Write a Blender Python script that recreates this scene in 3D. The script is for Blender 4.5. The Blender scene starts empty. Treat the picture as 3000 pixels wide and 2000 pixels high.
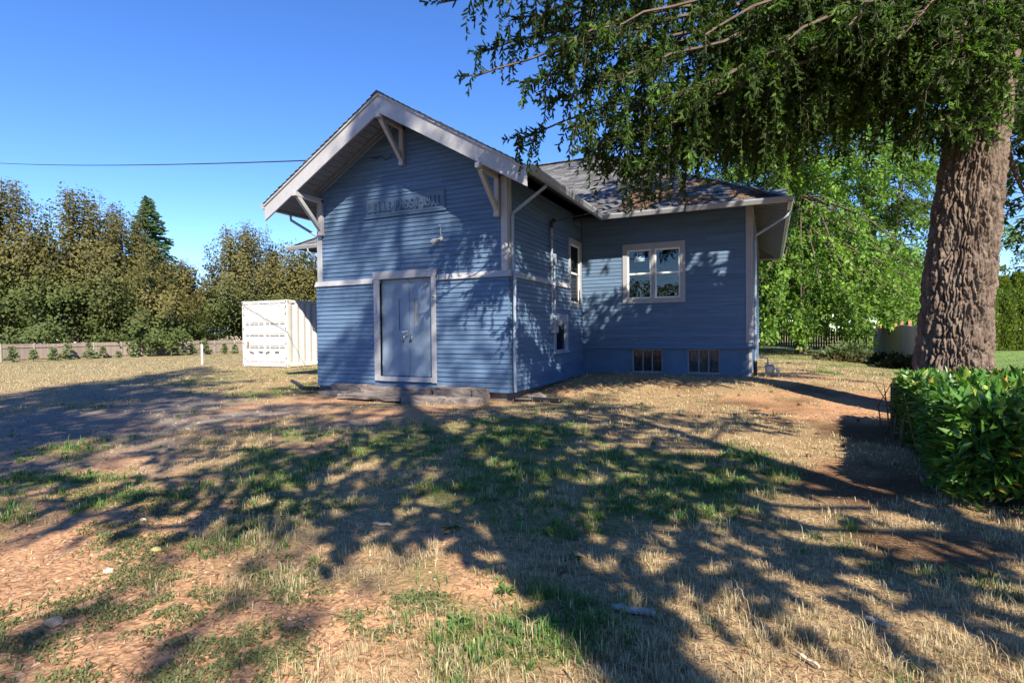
import bpy, math, random
import numpy as np
from mathutils import Matrix, Vector

# ------------------------------------------------------------------ camera, sky, sun, exposure
scn = bpy.context.scene
COL = scn.collection
CAM = np.array([4.7206, -9.9999, 1.2042])
FWD = np.array([-0.4212202, 0.90682611, -0.0154903])
RGT = np.array([0.90695549, 0.42111413, -0.00972812])
UPV = np.array([0.00229853, 0.01814669, 0.99983269])
cd = bpy.data.cameras.new('camera')
cam = bpy.data.objects.new('camera', cd)
COL.objects.link(cam)
cd.sensor_width = 36.0
cd.lens = 19.435
cd.clip_start = 0.05
cd.clip_end = 3000.0
M = Matrix.Identity(4)
for i in range(3):
    M[i][0], M[i][1], M[i][2], M[i][3] = RGT[i], UPV[i], -FWD[i], CAM[i]
cam.matrix_world = M
scn.camera = cam

SUN = np.array([-0.91, 1.0, -1.085]); SUN /= np.linalg.norm(SUN)      # travel direction of the light
world = bpy.data.worlds.new('World')
scn.world = world
world.use_nodes = True
wn = world.node_tree
for n in list(wn.nodes):
    wn.nodes.remove(n)
wo = wn.nodes.new('ShaderNodeOutputWorld')
wb = wn.nodes.new('ShaderNodeBackground')
sk = wn.nodes.new('ShaderNodeTexSky')
sk.sky_type = 'NISHITA'
sk.sun_disc = False
sk.sun_elevation = math.asin(-SUN[2])
sk.sun_rotation = math.atan2(-SUN[0], -SUN[1])
sk.altitude = 1500.0
sk.air_density = 1.0
sk.dust_density = 0.0
sk.ozone_density = 4.0
wb.inputs['Strength'].default_value = 0.112
hs_ = wn.nodes.new('ShaderNodeHueSaturation')
hs_.inputs['Saturation'].default_value = 1.2
hs_.inputs['Hue'].default_value = 0.511
wn.links.new(sk.outputs['Color'], hs_.inputs['Color'])
wn.links.new(hs_.outputs['Color'], wb.inputs['Color'])
wn.links.new(wb.outputs['Background'], wo.inputs['Surface'])

sd = bpy.data.lights.new('sun', 'SUN')
sd.energy = 5.0
sd.angle = math.radians(0.5)
sd.color = (1.0, 0.885, 0.70)
sun = bpy.data.objects.new('sun', sd)
COL.objects.link(sun)
sun.rotation_euler = Vector(SUN).to_track_quat('-Z', 'Y').to_euler()
sun.location = (20, -20, 25)

scn.view_settings.view_transform = 'Standard'
scn.view_settings.look = 'None'
scn.view_settings.exposure = 1.28
scn.view_settings.gamma = 1.0
scn.view_settings.use_curve_mapping = False
scn.cycles.use_denoising = True
scn.cycles.max_bounces = 8
scn.cycles.transparent_max_bounces = 12

rng = np.random.default_rng(11)
random.seed(5)

# ------------------------------------------------------------------ helpers
def mat(name, col, rough=0.7, noise=0.0, nscale=8.0, bump=0.0, bscale=40.0, spec=0.5, metal=0.0,
        attr=None, trans=0.0, stretch=None, col2=None, objrand=0.0, detail=4.0):
    m = bpy.data.materials.new(name)
    m.use_nodes = True
    nt = m.node_tree
    N, L = nt.nodes, nt.links
    b = N['Principled BSDF']
    b.inputs['Roughness'].default_value = rough
    b.inputs['Specular IOR Level'].default_value = spec
    b.inputs['Metallic'].default_value = metal
    b.inputs['Base Color'].default_value = (*col, 1)
    tc = N.new('ShaderNodeTexCoord')
    mp = N.new('ShaderNodeMapping')
    L.new(tc.outputs['Object'], mp.inputs['Vector'])
    if stretch:
        mp.inputs['Scale'].default_value = stretch
    cur = None
    if attr:
        a = N.new('ShaderNodeAttribute'); a.attribute_name = attr
        cur = a.outputs['Color']
    if noise > 0 or col2:
        t = N.new('ShaderNodeTexNoise')
        t.inputs['Scale'].default_value = nscale
        t.inputs['Detail'].default_value = detail
        t.inputs['Roughness'].default_value = 0.65
        L.new(mp.outputs['Vector'], t.inputs['Vector'])
        r = N.new('ShaderNodeValToRGB')
        r.color_ramp.elements[0].position = 0.3
        r.color_ramp.elements[1].position = 0.72
        if attr:
            lo, hi = (1 - noise,) * 3, (1 + noise,) * 3
        elif col2:
            lo, hi = col, col2
        else:
            lo = tuple(max(0, c * (1 - noise)) for c in col); hi = tuple(min(1, c * (1 + noise)) for c in col)
        r.color_ramp.elements[0].color = (*lo, 1)
        r.color_ramp.elements[1].color = (*hi, 1)
        L.new(t.outputs['Fac'], r.inputs['Fac'])
        if attr:
            x = N.new('ShaderNodeMix'); x.data_type = 'RGBA'; x.blend_type = 'MULTIPLY'; x.clamp_result = False
            x.inputs['Factor'].default_value = 1.0
            L.new(cur, x.inputs['A']); L.new(r.outputs['Color'], x.inputs['B'])
            cur = x.outputs['Result']
        else:
            cur = r.outputs['Color']
    if objrand > 0:
        oi = N.new('ShaderNodeObjectInfo')
        mr = N.new('ShaderNodeMapRange')
        mr.inputs['To Min'].default_value = 1 - objrand
        mr.inputs['To Max'].default_value = 1 + objrand
        L.new(oi.outputs['Random'], mr.inputs['Value'])
        hv = N.new('ShaderNodeHueSaturation')
        L.new(mr.outputs['Result'], hv.inputs['Value'])
        if cur is not None:
            L.new(cur, hv.inputs['Color'])
        else:
            hv.inputs['Color'].default_value = (*col, 1)
        cur = hv.outputs['Color']
    if cur is not None:
        L.new(cur, b.inputs['Base Color'])
    if bump > 0:
        t2 = N.new('ShaderNodeTexNoise')
        t2.inputs['Scale'].default_value = bscale
        t2.inputs['Detail'].default_value = 5
        L.new(mp.outputs['Vector'], t2.inputs['Vector'])
        bp = N.new('ShaderNodeBump')
        bp.inputs['Strength'].default_value = bump
        bp.inputs['Distance'].default_value = 0.02
        L.new(t2.outputs['Fac'], bp.inputs['Height'])
        L.new(bp.outputs['Normal'], b.inputs['Normal'])
    if trans > 0:
        tr = N.new('ShaderNodeBsdfTranslucent')
        if cur is not None:
            g = N.new('ShaderNodeMix'); g.data_type = 'RGBA'; g.blend_type = 'MULTIPLY'; g.clamp_result = False
            g.inputs['Factor'].default_value = 1.0
            g.inputs['B'].default_value = (1.35, 1.5, 0.6, 1)
            L.new(cur, g.inputs['A'])
            L.new(g.outputs['Result'], tr.inputs['Color'])
        else:
            tr.inputs['Color'].default_value = (*col, 1)
        ms = N.new('ShaderNodeMixShader')
        ms.inputs['Fac'].default_value = trans
        L.new(b.outputs['BSDF'], ms.inputs[1]); L.new(tr.outputs['BSDF'], ms.inputs[2])
        L.new(ms.outputs['Shader'], N['Material Output'].inputs['Surface'])
    return m

def glass_mat(name, refl=1.9, tint=(0.85, 0.9, 0.9)):
    m = bpy.data.materials.new(name); m.use_nodes = True
    N, L = m.node_tree.nodes, m.node_tree.links
    N.remove(N['Principled BSDF'])
    tr = N.new('ShaderNodeBsdfTransparent'); tr.inputs['Color'].default_value = (*tint, 1)
    gl = N.new('ShaderNodeBsdfGlossy'); gl.inputs['Roughness'].default_value = 0.015
    tcg = N.new('ShaderNodeTexCoord'); tn = N.new('ShaderNodeTexNoise'); tn.inputs['Scale'].default_value = 3.0
    bp = N.new('ShaderNodeBump'); bp.inputs['Strength'].default_value = 0.06; bp.inputs['Distance'].default_value = 0.05
    L.new(tcg.outputs['Object'], tn.inputs['Vector']); L.new(tn.outputs['Fac'], bp.inputs['Height'])
    L.new(bp.outputs['Normal'], gl.inputs['Normal'])
    fr = N.new('ShaderNodeFresnel'); fr.inputs['IOR'].default_value = refl
    ms = N.new('ShaderNodeMixShader')
    L.new(fr.outputs['Fac'], ms.inputs['Fac']); L.new(tr.outputs['BSDF'], ms.inputs[1]); L.new(gl.outputs['BSDF'], ms.inputs[2])
    L.new(ms.outputs['Shader'], N['Material Output'].inputs['Surface'])
    return m

def link(o, parent=None):
    COL.objects.link(o)
    if parent is not None:
        o.parent = parent
        l = WLOC[parent.name]
        WLOC[o.name] = l
        o.matrix_parent_inverse = Matrix.Translation((-l[0], -l[1], -l[2])) if parent.name in EMPT else Matrix.Identity(4)
    else:
        WLOC[o.name] = (0, 0, 0)
    return o
WLOC, EMPT = {}, set()

def tag(o, label=None, cat=None, group=None, kind=None):
    if label: o['label'] = label
    if cat: o['category'] = cat
    if group: o['group'] = group
    if kind: o['kind'] = kind
    return o

def thing(name, label, cat, loc, group=None):
    o = bpy.data.objects.new(name, None)
    o.empty_display_size = 0.2
    o.location = loc
    COL.objects.link(o)
    WLOC[o.name] = tuple(loc); EMPT.add(o.name)
    return tag(o, label, cat, group)

def mesh_np(name, V, F, m, parent=None, cols=None, smooth=False):
    V = np.asarray(V, np.float32); F = np.asarray(F, np.int32)
    me = bpy.data.meshes.new(name)
    n, k = F.shape
    me.vertices.add(len(V)); me.vertices.foreach_set('co', V.ravel())
    me.loops.add(n * k); me.loops.foreach_set('vertex_index', F.ravel())
    me.polygons.add(n); me.polygons.foreach_set('loop_start', np.arange(0, n * k, k, dtype=np.int32))
    if smooth:
        me.polygons.foreach_set('use_smooth', np.ones(n, dtype=bool))
    me.update(calc_edges=True)
    if cols is not None:
        c = np.ones((len(V), 4), np.float32); c[:, :3] = cols
        at = me.color_attributes.new('Col', 'FLOAT_COLOR', 'POINT')
        at.data.foreach_set('color', c.ravel())
    me.materials.append(m)
    return link(bpy.data.objects.new(name, me), parent)

class MB:
    """collects boxes, prisms and tubes for one mesh"""
    def __init__(s): s.v = []; s.f = []
    def add(s, vs, fs):
        o = len(s.v); s.v += [tuple(map(float, p)) for p in vs]; s.f += [tuple(i + o for i in f) for f in fs]; return s
    def box(s, a0, a1, b0, b1, c0, c1):
        return s.add([(a0,b0,c0),(a1,b0,c0),(a1,b1,c0),(a0,b1,c0),(a0,b0,c1),(a1,b0,c1),(a1,b1,c1),(a0,b1,c1)],
                     [(0,3,2,1),(4,5,6,7),(0,1,5,4),(1,2,6,5),(2,3,7,6),(3,0,4,7)])
    def prism(s, poly, d):
        n = len(poly); d = np.array(d, float)
        vs = [np.array(p, float) for p in poly]; vs += [p + d for p in vs]
        return s.add(vs, [tuple(range(n)), tuple(range(2 * n - 1, n - 1, -1))] + [(i, i + n, (i + 1) % n + n, (i + 1) % n) for i in range(n)])
    def bar(s, p, q, w, h, up=(0, 0, 1)):
        p, q = np.array(p, float), np.array(q, float); d = q - p; d /= np.linalg.norm(d)
        sd_ = np.cross(d, np.array(up, float)); sd_ /= np.linalg.norm(sd_); u = np.cross(sd_, d)
        a, b = sd_ * w / 2, u * h / 2
        return s.add([p-a-b, p+a-b, p+a+b, p-a+b, q-a-b, q+a-b, q+a+b, q-a+b],
                     [(0,3,2,1),(4,5,6,7),(0,1,5,4),(1,2,6,5),(2,3,7,6),(3,0,4,7)])
    def tube(s, pts, rad, n=8):
        pts = [np.array(p, float) for p in pts]
        if not hasattr(rad, '__len__'): rad = [rad] * len(pts)
        o = len(s.v); ref = np.array([0.31, 0.17, 0.93])
        for i, p in enumerate(pts):
            t = pts[min(i + 1, len(pts) - 1)] - pts[max(i - 1, 0)]; t /= (np.linalg.norm(t) + 1e-9)
            a = np.cross(t, ref); a /= np.linalg.norm(a); b = np.cross(t, a)
            for k in range(n):
                th = 2 * math.pi * k / n
                s.v.append(tuple(p + rad[i] * (math.cos(th) * a + math.sin(th) * b)))
        for i in range(len(pts) - 1):
            for k in range(n):
                s.f.append((o + i*n + k, o + i*n + (k+1) % n, o + (i+1)*n + (k+1) % n, o + (i+1)*n + k))
        s.f.append(tuple(o + k for k in range(n))[::-1]); e = o + (len(pts) - 1) * n
        s.f.append(tuple(e + k for k in range(n)))
        return s
    def build(s, name, m, parent=None, smooth=False):
        me = bpy.data.meshes.new(name); me.from_pydata(s.v, [], s.f); me.materials.append(m)
        me.validate()
        if smooth:
            me.polygons.foreach_set('use_smooth', np.ones(len(me.polygons), dtype=bool))
        me.update()
        return link(bpy.data.objects.new(name, me), parent)

def bevel(o, w=0.006, seg=1):
    b = o.modifiers.new('bevel', 'BEVEL'); b.width = w; b.segments = seg; b.limit_method = 'ANGLE'
    return o

NT = np.random.default_rng(3).random((256, 256))
def vnoise(x, y, seed=0):
    x = np.asarray(x, float) + seed * 17.31; y = np.asarray(y, float) + seed * 9.77
    xi = np.floor(x).astype(int); yi = np.floor(y).astype(int)
    fx = x - xi; fy = y - yi; fx = fx * fx * (3 - 2 * fx); fy = fy * fy * (3 - 2 * fy)
    g = lambda a, b: NT[a & 255, b & 255]
    return (g(xi, yi) * (1 - fx) + g(xi + 1, yi) * fx) * (1 - fy) + (g(xi, yi + 1) * (1 - fx) + g(xi + 1, yi + 1) * fx) * fy
def fbm(x, y, seed=0, o=4):
    s = 0; a = .5; t = 0
    for i in range(o):
        s = s + a * vnoise(x * 2 ** i, y * 2 ** i, seed + i * 5); t += a; a *= .5
    return s / t
def sm(x): x = np.clip(x, 0, 1); return x * x * (3 - 2 * x)

def gz(u, v):
    """height of the ground"""
    u = np.asarray(u, float); v = np.asarray(v, float)
    h = -0.13 + 0.215 * sm((v - 0.4) / 3.2) * sm((u + 0.6) / 1.2) * (1 - sm((u - 5) / 4))
    h = h - 0.055 * np.exp(-((u + 1.6) / 2.6) ** 4 - ((v + .5) / 1.4) ** 4)
    h = h - 0.10 * sm((-v - 1.0) / 7.0)
    h = h + 0.13 * sm((-u - 5) / 5) * sm((v + 2) / 6)
    h = h - 0.85 * sm((-u - 15) / 36)
    h = h - 0.06 * sm((v - 12) / 20) * sm((u - 2) / 6)
    return h
def campos(p):
    q = np.asarray(p, float) - CAM
    return q @ RGT, q @ UPV, q @ FWD
def inframe(p, m=1.12):
    a, b, c = campos(p)
    return (c > 0.3) & (np.abs(a) < 0.926 * m * c) & (np.abs(b) < 0.618 * m * c)

# ------------------------------------------------------------------ materials
BLUE = (0.088, 0.150, 0.255)
m_blue = mat('blue_siding_paint', BLUE, 0.55, noise=0.20, nscale=3.0, bump=0.10, bscale=60, stretch=(0.4, 0.4, 6), spec=0.35, objrand=0.10)
m_bluef = mat('blue_foundation_paint', (0.095, 0.160, 0.265), 0.75, noise=0.16, nscale=2.5, bump=0.3, bscale=14, spec=0.3)
m_door = mat('blue_door_paint', (0.185, 0.255, 0.35), 0.45, noise=0.16, nscale=4, bump=0.03, bscale=30)
m_trim = mat('pale_grey_trim_paint', (0.35, 0.355, 0.385), 0.55, noise=0.07, nscale=5, bump=0.06, bscale=50)
m_trim2 = mat('grey_window_casing_paint', (0.29, 0.305, 0.34), 0.55, noise=0.06, nscale=5, bump=0.05, bscale=50)
m_gutter = mat('grey_metal_gutter', (0.30, 0.32, 0.35), 0.45, noise=0.12, nscale=4)
m_pipe = mat('blue_grey_pipe_paint', (0.24, 0.30, 0.39), 0.45, noise=0.08, nscale=6)
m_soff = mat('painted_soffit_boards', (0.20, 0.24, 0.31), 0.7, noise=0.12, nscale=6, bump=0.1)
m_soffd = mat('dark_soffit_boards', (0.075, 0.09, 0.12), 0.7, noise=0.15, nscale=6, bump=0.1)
m_vinyl = mat('white_vinyl_sash', (0.72, 0.72, 0.72), 0.4, noise=0.03)
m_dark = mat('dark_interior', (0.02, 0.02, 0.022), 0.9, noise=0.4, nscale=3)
m_shin = mat('asphalt_shingles', (0.09, 0.09, 0.10), 0.9, attr='Col', noise=0.35, nscale=60, bump=0.25, bscale=140, spec=0.2)
m_roofu = mat('roof_underlay', (0.07, 0.07, 0.08), 0.95, noise=0.2)
m_conc = mat('weathered_concrete', (0.175, 0.152, 0.142), 0.9, noise=0.28, nscale=7, bump=0.5, bscale=35, spec=0.2)
m_metal = mat('worn_steel', (0.45, 0.44, 0.42), 0.35, metal=0.9, noise=0.2, nscale=20)
m_black = mat('black_plastic_pipe', (0.012, 0.012, 0.014), 0.5, noise=0.2)
m_white = mat('white_container_paint', (0.54, 0.53, 0.525), 0.5, noise=0.09, nscale=2.5, bump=0.04, bscale=12)
m_wood = mat('weathered_grey_wood', (0.30, 0.27, 0.245), 0.85, noise=0.25, nscale=5, stretch=(6, 6, 0.7), bump=0.35, bscale=30, objrand=0.18)
m_glass = glass_mat('window_glass', 1.6)
m_glassd = glass_mat('basement_glass', 1.35, (0.6, 0.63, 0.66))
m_bulb = mat('clear_lamp_glass', (0.75, 0.62, 0.5), 0.25)
m_num = mat('blue_number_paint', (0.03, 0.16, 0.42), 0.5)

# ------------------------------------------------------------------ house
W = 4.96; UC = -W / 2
V3, U4 = 4.76, 4.347
UL = -W - U4                                        # left end of the main block
VB = 14.64
ZE, ZPK, S = 4.192, 6.112, 0.588
OH, UOV, VVAL, UHIP = 0.80, 0.788, 4.0, 5.123
UHL = -W - UHIP; VEB = 15.4; VR = (VVAL + VEB) / 2; ZR = ZE + S * (VR - VVAL)
ZBAND, ZF = 2.345, 0.766
EXPO = 0.0978
house = thing('schoolhouse', 'old blue clapboard schoolhouse with gabled entry wing and grey shingle roof', 'building', (UC, 0.0, 0.0))

def grid_wall(name, axis, plane, a0, a1, z0, z1, holes, m, thick=0.1):
    """backing wall with openings; axis 'v' faces -v, axis 'u' faces +u"""
    A = sorted(set([a0, a1] + [h for o in holes for h in o[:2] if a0 < h < a1])); Z = sorted(set([z0, z1] + [h for o in holes for h in o[2:] if z0 < h < z1]))
    mb = MB()
    for i in range(len(A) - 1):
        for j in range(len(Z) - 1):
            ca, cz = (A[i] + A[i+1]) / 2, (Z[j] + Z[j+1]) / 2
            if any(o[0] < ca < o[1] and o[2] < cz < o[3] for o in holes): continue
            if axis == 'v': mb.box(A[i], A[i+1], plane, plane + thick, Z[j], Z[j+1])
            else: mb.box(plane - thick, plane, A[i], A[i+1], Z[j], Z[j+1])
    return mb.build(name, m, house)

def board(parent, axis, plane, a0, a1, z0, z1, cut0=0.0, cut1=0.0, t0=0.028, t1=0.006, jit=True):
    j = random.uniform(-0.0015, 0.0015) if jit else 0
    t0 += j
    b0, b1 = a0 + cut0, a1 - cut1
    z0 = z0 + 0.007
    pf = [(0.0, z0), (t0, z0), (t1, z1), (0.0, z1)]
    vs = []
    for k, (t, z) in enumerate(pf):
        hi = k >= 2
        x0, x1 = (b0 if hi else a0), (b1 if hi else a1)
        for x in (x0, x1):
            vs.append((x, plane - t, z) if axis == 'v' else (plane + t, x, z))
    fs = [(0, 1, 3, 2), (2, 3, 5, 4), (4, 5, 7, 6), (6, 7, 1, 0), (0, 2, 4, 6), (1, 7, 5, 3)]
    return MB().add(vs, fs).build('siding_board', m_blue, parent)

def side(parent, axis, plane, a0, a1, z0, z1, holes, limit=None, t0=0.028):
    n = max(1, round((z1 - z0) / EXPO)); e = (z1 - z0) / n
    for i in range(n):
        b0, b1 = z0 + i * e, z0 + (i + 1) * e + (0.008 if i < n - 1 else 0)
        iv = [(a0, a1)]
        if limit:
            l0, l1 = limit(b0); iv = [(max(a0, l0), min(a1, l1))]
        for o in holes:
            if o[2] < (b0 + b1) / 2 < o[3]:
                nv = []
                for p, q in iv:
                    if o[1] <= p or o[0] >= q: nv.append((p, q)); continue
                    if o[0] > p: nv.append((p, o[0]))
                    if o[1] < q: nv.append((o[1], q))
                iv = nv
        for p, q in iv:
            if q - p > 0.03:
                c0 = c1 = 0.0
                if limit:
                    m0, m1 = limit(b1)
                    c0 = max(0, m0 - p) if p > a0 else max(0, m0 - a0); c1 = max(0, q - m1)
                    if q - p - c0 - c1 < 0.02: continue
                if q - p > 2.2 and random.random() < .7:          # butt joint
                    x_ = p + (q - p) * random.uniform(.2, .8)
                    board(parent, axis, plane, p, x_ - .002, b0, b1, c0, 0, t0=t0); board(parent, axis, plane, x_ + .002, q, b0, b1, 0, c1, t0=t0)
                    continue
                board(parent, axis, plane, p, q, b0, b1, c0, c1, t0=t0)

# openings (a0,a1,z0,z1)
DOOR = (-3.15, -1.78, 0.27, 2.414)
SW = (3.75, 4.55, 1.98, 3.53)
LW = (2.54, 3.30, 0.74, 1.45)
BW = (1.297, 2.664, 2.073, 3.37)
B1 = (1.404, 2.202, 0.11, 0.745)
B2 = (2.822, 3.615, 0.11, 0.745)
PRO = 0.035                                        # the lower storey stands proud of the upper one
# front wall, lower and upper
ztop = lambda u: ZPK - 0.16 - S * abs(u - UC)
wl = grid_wall('front_wall_lower', 'v', -PRO + 0.002, -W - PRO, PRO, 0.0, ZBAND, [DOOR], m_bluef)
side(wl, 'v', -PRO, -W - PRO, PRO, 0.0, ZBAND - 0.005, [(-3.297, -1.663, 0.15, 9)])
wu = grid_wall('front_wall_upper', 'v', 0.002, -W, 0.0, ZBAND, 4.30, [(-3.15, -1.78, 0, 2.414)], m_bluef)
side(wu, 'v', 0.0, -W + 0.13, -0.13, ZBAND + 0.10, 5.75, [(-3.297, -1.663, 0, 2.582)],
     limit=lambda z: (UC - (ZPK - 0.16 - z) / S, UC + (ZPK - 0.16 - z) / S))
MB().prism([(-W, 0.003, 4.30), (0, 0.003, 4.30), (0, 0.003, 4.45), (UC, 0.003, ZPK - 0.1), (-W, 0.003, 4.45)], (0, 0.1, 0)).build('gable_wall', m_bluef, house)
# side wall of the wing, facing +u
sl = grid_wall('wing_side_wall', 'u', PRO - 0.002, 0.08, V3, 0.0, ZBAND, [LW, (SW[0], SW[1], SW[2], 9)], m_bluef)
side(sl, 'u', PRO, -PRO, V3, 0.0, ZBAND - 0.005, [(2.40, 3.42, 0.70, 1.66), (3.64, 4.68, 1.87, 9)])
su = grid_wall('wing_side_wall_upper', 'u', -0.002, 0.12, V3, ZBAND, 4.35, [SW], m_bluef)
side(su, 'u', 0.0, 0.13, V3, ZBAND + 0.10, 4.30, [(3.64, 4.68, 0, 3.66)])
MB().box(-W, -W + 0.1, 0.1, V3, 0, 4.35).build('wing_wall', m_bluef, house)
# main block, front wall right of the wing, facing -v
mw = grid_wall('main_front_wall', 'v', V3 + 0.002, PRO, U4, ZF, 4.30, [BW], m_bluef)
side(mw, 'v', V3, PRO + 0.0, U4 - 0.135, ZF + 0.095, 4.28, [(1.171, 2.786, 1.95, 3.53)], t0=0.020)
fw = grid_wall('foundation_wall', 'v', V3 + 0.03, PRO, U4 - 0.03, -0.4, ZF + 0.02, [B1, B2], m_bluef, thick=0.12)
rw = MB().box(U4 - 0.1, U4 - 0.002, V3 + 0.11, VB, ZF, 4.30).build('main_side_wall', m_bluef, house)
side(rw, 'u', U4, V3 + 0.12, VB - 0.1, ZF + 0.095, 4.28, [])
MB().box(U4 - 0.16, U4 - 0.04, V3 + 0.16, VB, -0.4, ZF + 0.02).build('foundation_wall', m_bluef, house)
lw_ = MB().box(UL, -W, V3, V3 + 0.1, -0.4, 4.30).box(UL, UL + 0.1, V3 + 0.1, VB, -0.4, 4.30).box(UL, U4, VB, VB + 0.1, -0.4, 4.30).build('main_wall', m_blue, house)
# skirt under the wing and dark gap
MB().box(-W + 0.1, -0.08, 0.06, 0.16, -0.4, 0.02).box(-0.18, -0.08, 0.16, V3, -0.4, 0.02).build('wing_footing', m_conc, house)

# corner boards
def trimbox(*b, name='corner_board', m=m_trim, bev=0.005):
    return bevel(MB().box(*b).build(name, m, house), bev)
trimbox(-W - 0.012, -W + 0.13, -0.036, 0.0, ZBAND + 0.07, 4.33)
trimbox(-0.13, 0.012, -0.036, 0.0, ZBAND + 0.07, 4.33)
trimbox(0.002, 0.034, 0.0, 0.13, ZBAND + 0.07, 4.33)
trimbox(U4 - 0.135, U4 + 0.012, V3 - 0.03, V3, ZF + 0.14, 4.28, m=m_trim2)
trimbox(U4 + 0.002, U4 + 0.034, V3, V3 + 0.12, ZF + 0.14, 4.28, m=m_trim2)
# belt course with sloping top
def belt(axis, a0, a1):
    if axis == 'v':
        poly = [(a0, 0.0, ZBAND + 0.118), (a0, -0.034, ZBAND + 0.112), (a0, -PRO - 0.052, ZBAND + 0.006), (a0, -PRO - 0.052, ZBAND - 0.012), (a0, 0.0, ZBAND - 0.012)]
        return MB().prism(poly, (a1 - a0, 0, 0)).build('belt_course', m_trim, house)
    poly = [(0.0, a0, ZBAND + 0.118), (0.034, a0, ZBAND + 0.112), (PRO + 0.052, a0, ZBAND + 0.006), (PRO + 0.052, a0, ZBAND - 0.012), (0.0, a0, ZBAND - 0.012)]
    return MB().prism(poly, (0, a1 - a0, 0)).build('belt_course', m_trim, house)
belt('v', -W - PRO - 0.03, -3.33); belt('v', -1.63, PRO + 0.05); belt('u', -0.03, 3.63)
# water table of the main block
poly = [(PRO, V3, ZF + 0.098), (PRO, V3 - 0.028, ZF + 0.094), (PRO, V3 - 0.05, ZF + 0.006), (PRO, V3 - 0.05, ZF - 0.01), (PRO, V3 + 0.03, ZF - 0.01)]
MB().prism(poly, (U4 - PRO + 0.04, 0, 0)).build('water_table', m_blue, house)
MB().prism([(U4, V3 - 0.01, ZF + 0.098), (U4 + 0.028, V3 - 0.01, ZF + 0.094), (U4 + 0.045, V3 - 0.01, ZF + 0.006), (U4 + 0.045, V3 - 0.01, ZF - 0.01), (U4 - 0.03, V3 - 0.01, ZF - 0.01)], (0, VB - V3, 0)).build('water_table', m_trim2, house)
MB().box(U4 - 0.075, U4 - 0.004, V3 + 0.018, V3 + 0.026, -0.1, ZF - 0.012).build('corner_board', m_trim2, house)

# ---- entrance door
dr = bpy.data.objects.new('double_door', None); 
def part_empty(name, loc, parent=house):
    o = bpy.data.objects.new(name, None); o.empty_display_size = 0.1
    COL.objects.link(o); o.parent = parent; l = WLOC[parent.name]
    o.location = (loc[0] - l[0], loc[1] - l[1], loc[2] - l[2])
    WLOC[o.name] = tuple(loc); EMPT.add(o.name)
    return o
bpy.data.objects.remove(dr)
dd = part_empty('double_door', (-2.46, 0, 0.27))
DV = 0.035
def leaf(u0, u1, s0, s1, zlo):
    lf = grid_wall('door_leaf', 'v', DV, u0, u1, DOOR[2] + 0.012, DOOR[3] - 0.008, [(s0, s1, zlo, 1.965)], m_door, thick=0.045)
    lf.parent = dd; lf.matrix_parent_inverse = Matrix.Translation((2.46, 0, -0.27))
    return lf
UM = -2.462
l1 = leaf(-3.142, UM - 0.004, -2.69, -2.582, 1.29); l2 = leaf(UM + 0.004, -1.788, -2.29, -2.188, 1.385)
MB().box(-2.69, -2.582, DV + 0.022, DV + 0.03, 1.29, 1.965).build('slot_panel', m_door, dd)
MB().box(-2.29, -2.188, DV + 0.026, DV + 0.031, 1.385, 1.965).build('slot_glass', mat('wired_slot_glass', (0.33, 0.32, 0.32), 0.15, noise=0.2, nscale=6), dd)
bevel(MB().box(-2.36, -2.30, DV - 0.006, DV, 1.375, 1.975).build('slot_stop', m_trim, dd), .002) if False else None
MB().box(UM - 0.004, UM + 0.055, DV - 0.016, DV - 0.001, DOOR[2] + 0.02, DOOR[3] - 0.02).build('astragal', m_door, dd)
hs = MB().box(-2.60, -2.50, DV - 0.022, DV - 0.001, 1.235, 1.265).build('hasp', mat('white_painted_hasp', (0.75, 0.75, 0.75), .4), dd)
MB().tube([(-2.495, DV - .03, 1.25), (-2.47, DV - .045, 1.265), (-2.445, DV - .03, 1.25), (-2.44, DV - .03, 1.22)], .007).box(-2.475, -2.425, DV - .05, DV - .02, 1.165, 1.215).build('padlock', m_metal, dd)
for s, uu in ((-1, -2.575), (1, -2.372)):
    h = MB().tube([(uu + s * .012, DV - .004, 1.165), (uu + s * .02, DV - .05, 1.15), (uu, DV - .055, 1.10), (uu - s * .012, DV - .05, 1.05), (uu - s * .012, DV - .004, 1.04)], .010, 6)
    h.box(uu - .022, uu + .022, DV - .006, DV - .001, 1.02, 1.19)
    h.build('door_handle', m_metal, dd, True)
for z in (0.55, 1.33, 2.18):
    MB().tube([(-3.137, DV - .008, z - .05), (-3.137, DV - .008, z + .05)], .009, 6).build('hinge', m_door, dd)
    MB().tube([(-1.793, DV - .008, z - .05), (-1.793, DV - .008, z + .05)], .009, 6).build('hinge', m_door, dd)
trimbox(-3.297, -3.15, -PRO - 0.038, 0.03, 0.165, 2.43, name='door_casing')
trimbox(-1.78, -1.663, -PRO - 0.038, 0.03, 0.15, 2.43, name='door_casing')
trimbox(-3.312, -1.648, -PRO - 0.045, 0.03, 2.416, 2.582, name='door_head_casing')
trimbox(-3.15, -1.775, -PRO - 0.06, 0.05, 0.165, 0.268, name='door_sill')
MB().box(-1.735, -1.70, -PRO - 0.055, -PRO - 0.038, 1.985, 2.03).tube([(-1.745, -PRO - .05, 1.99), (-1.70, -PRO - .07, 2.0), (-1.66, -PRO - .05, 1.985)], .006).build('door_hook', m_metal, house)
MB().box(-3.15, -1.78, 0.09, 0.14, 0.2, 2.42).build('dark_entry', m_dark, house)
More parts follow.
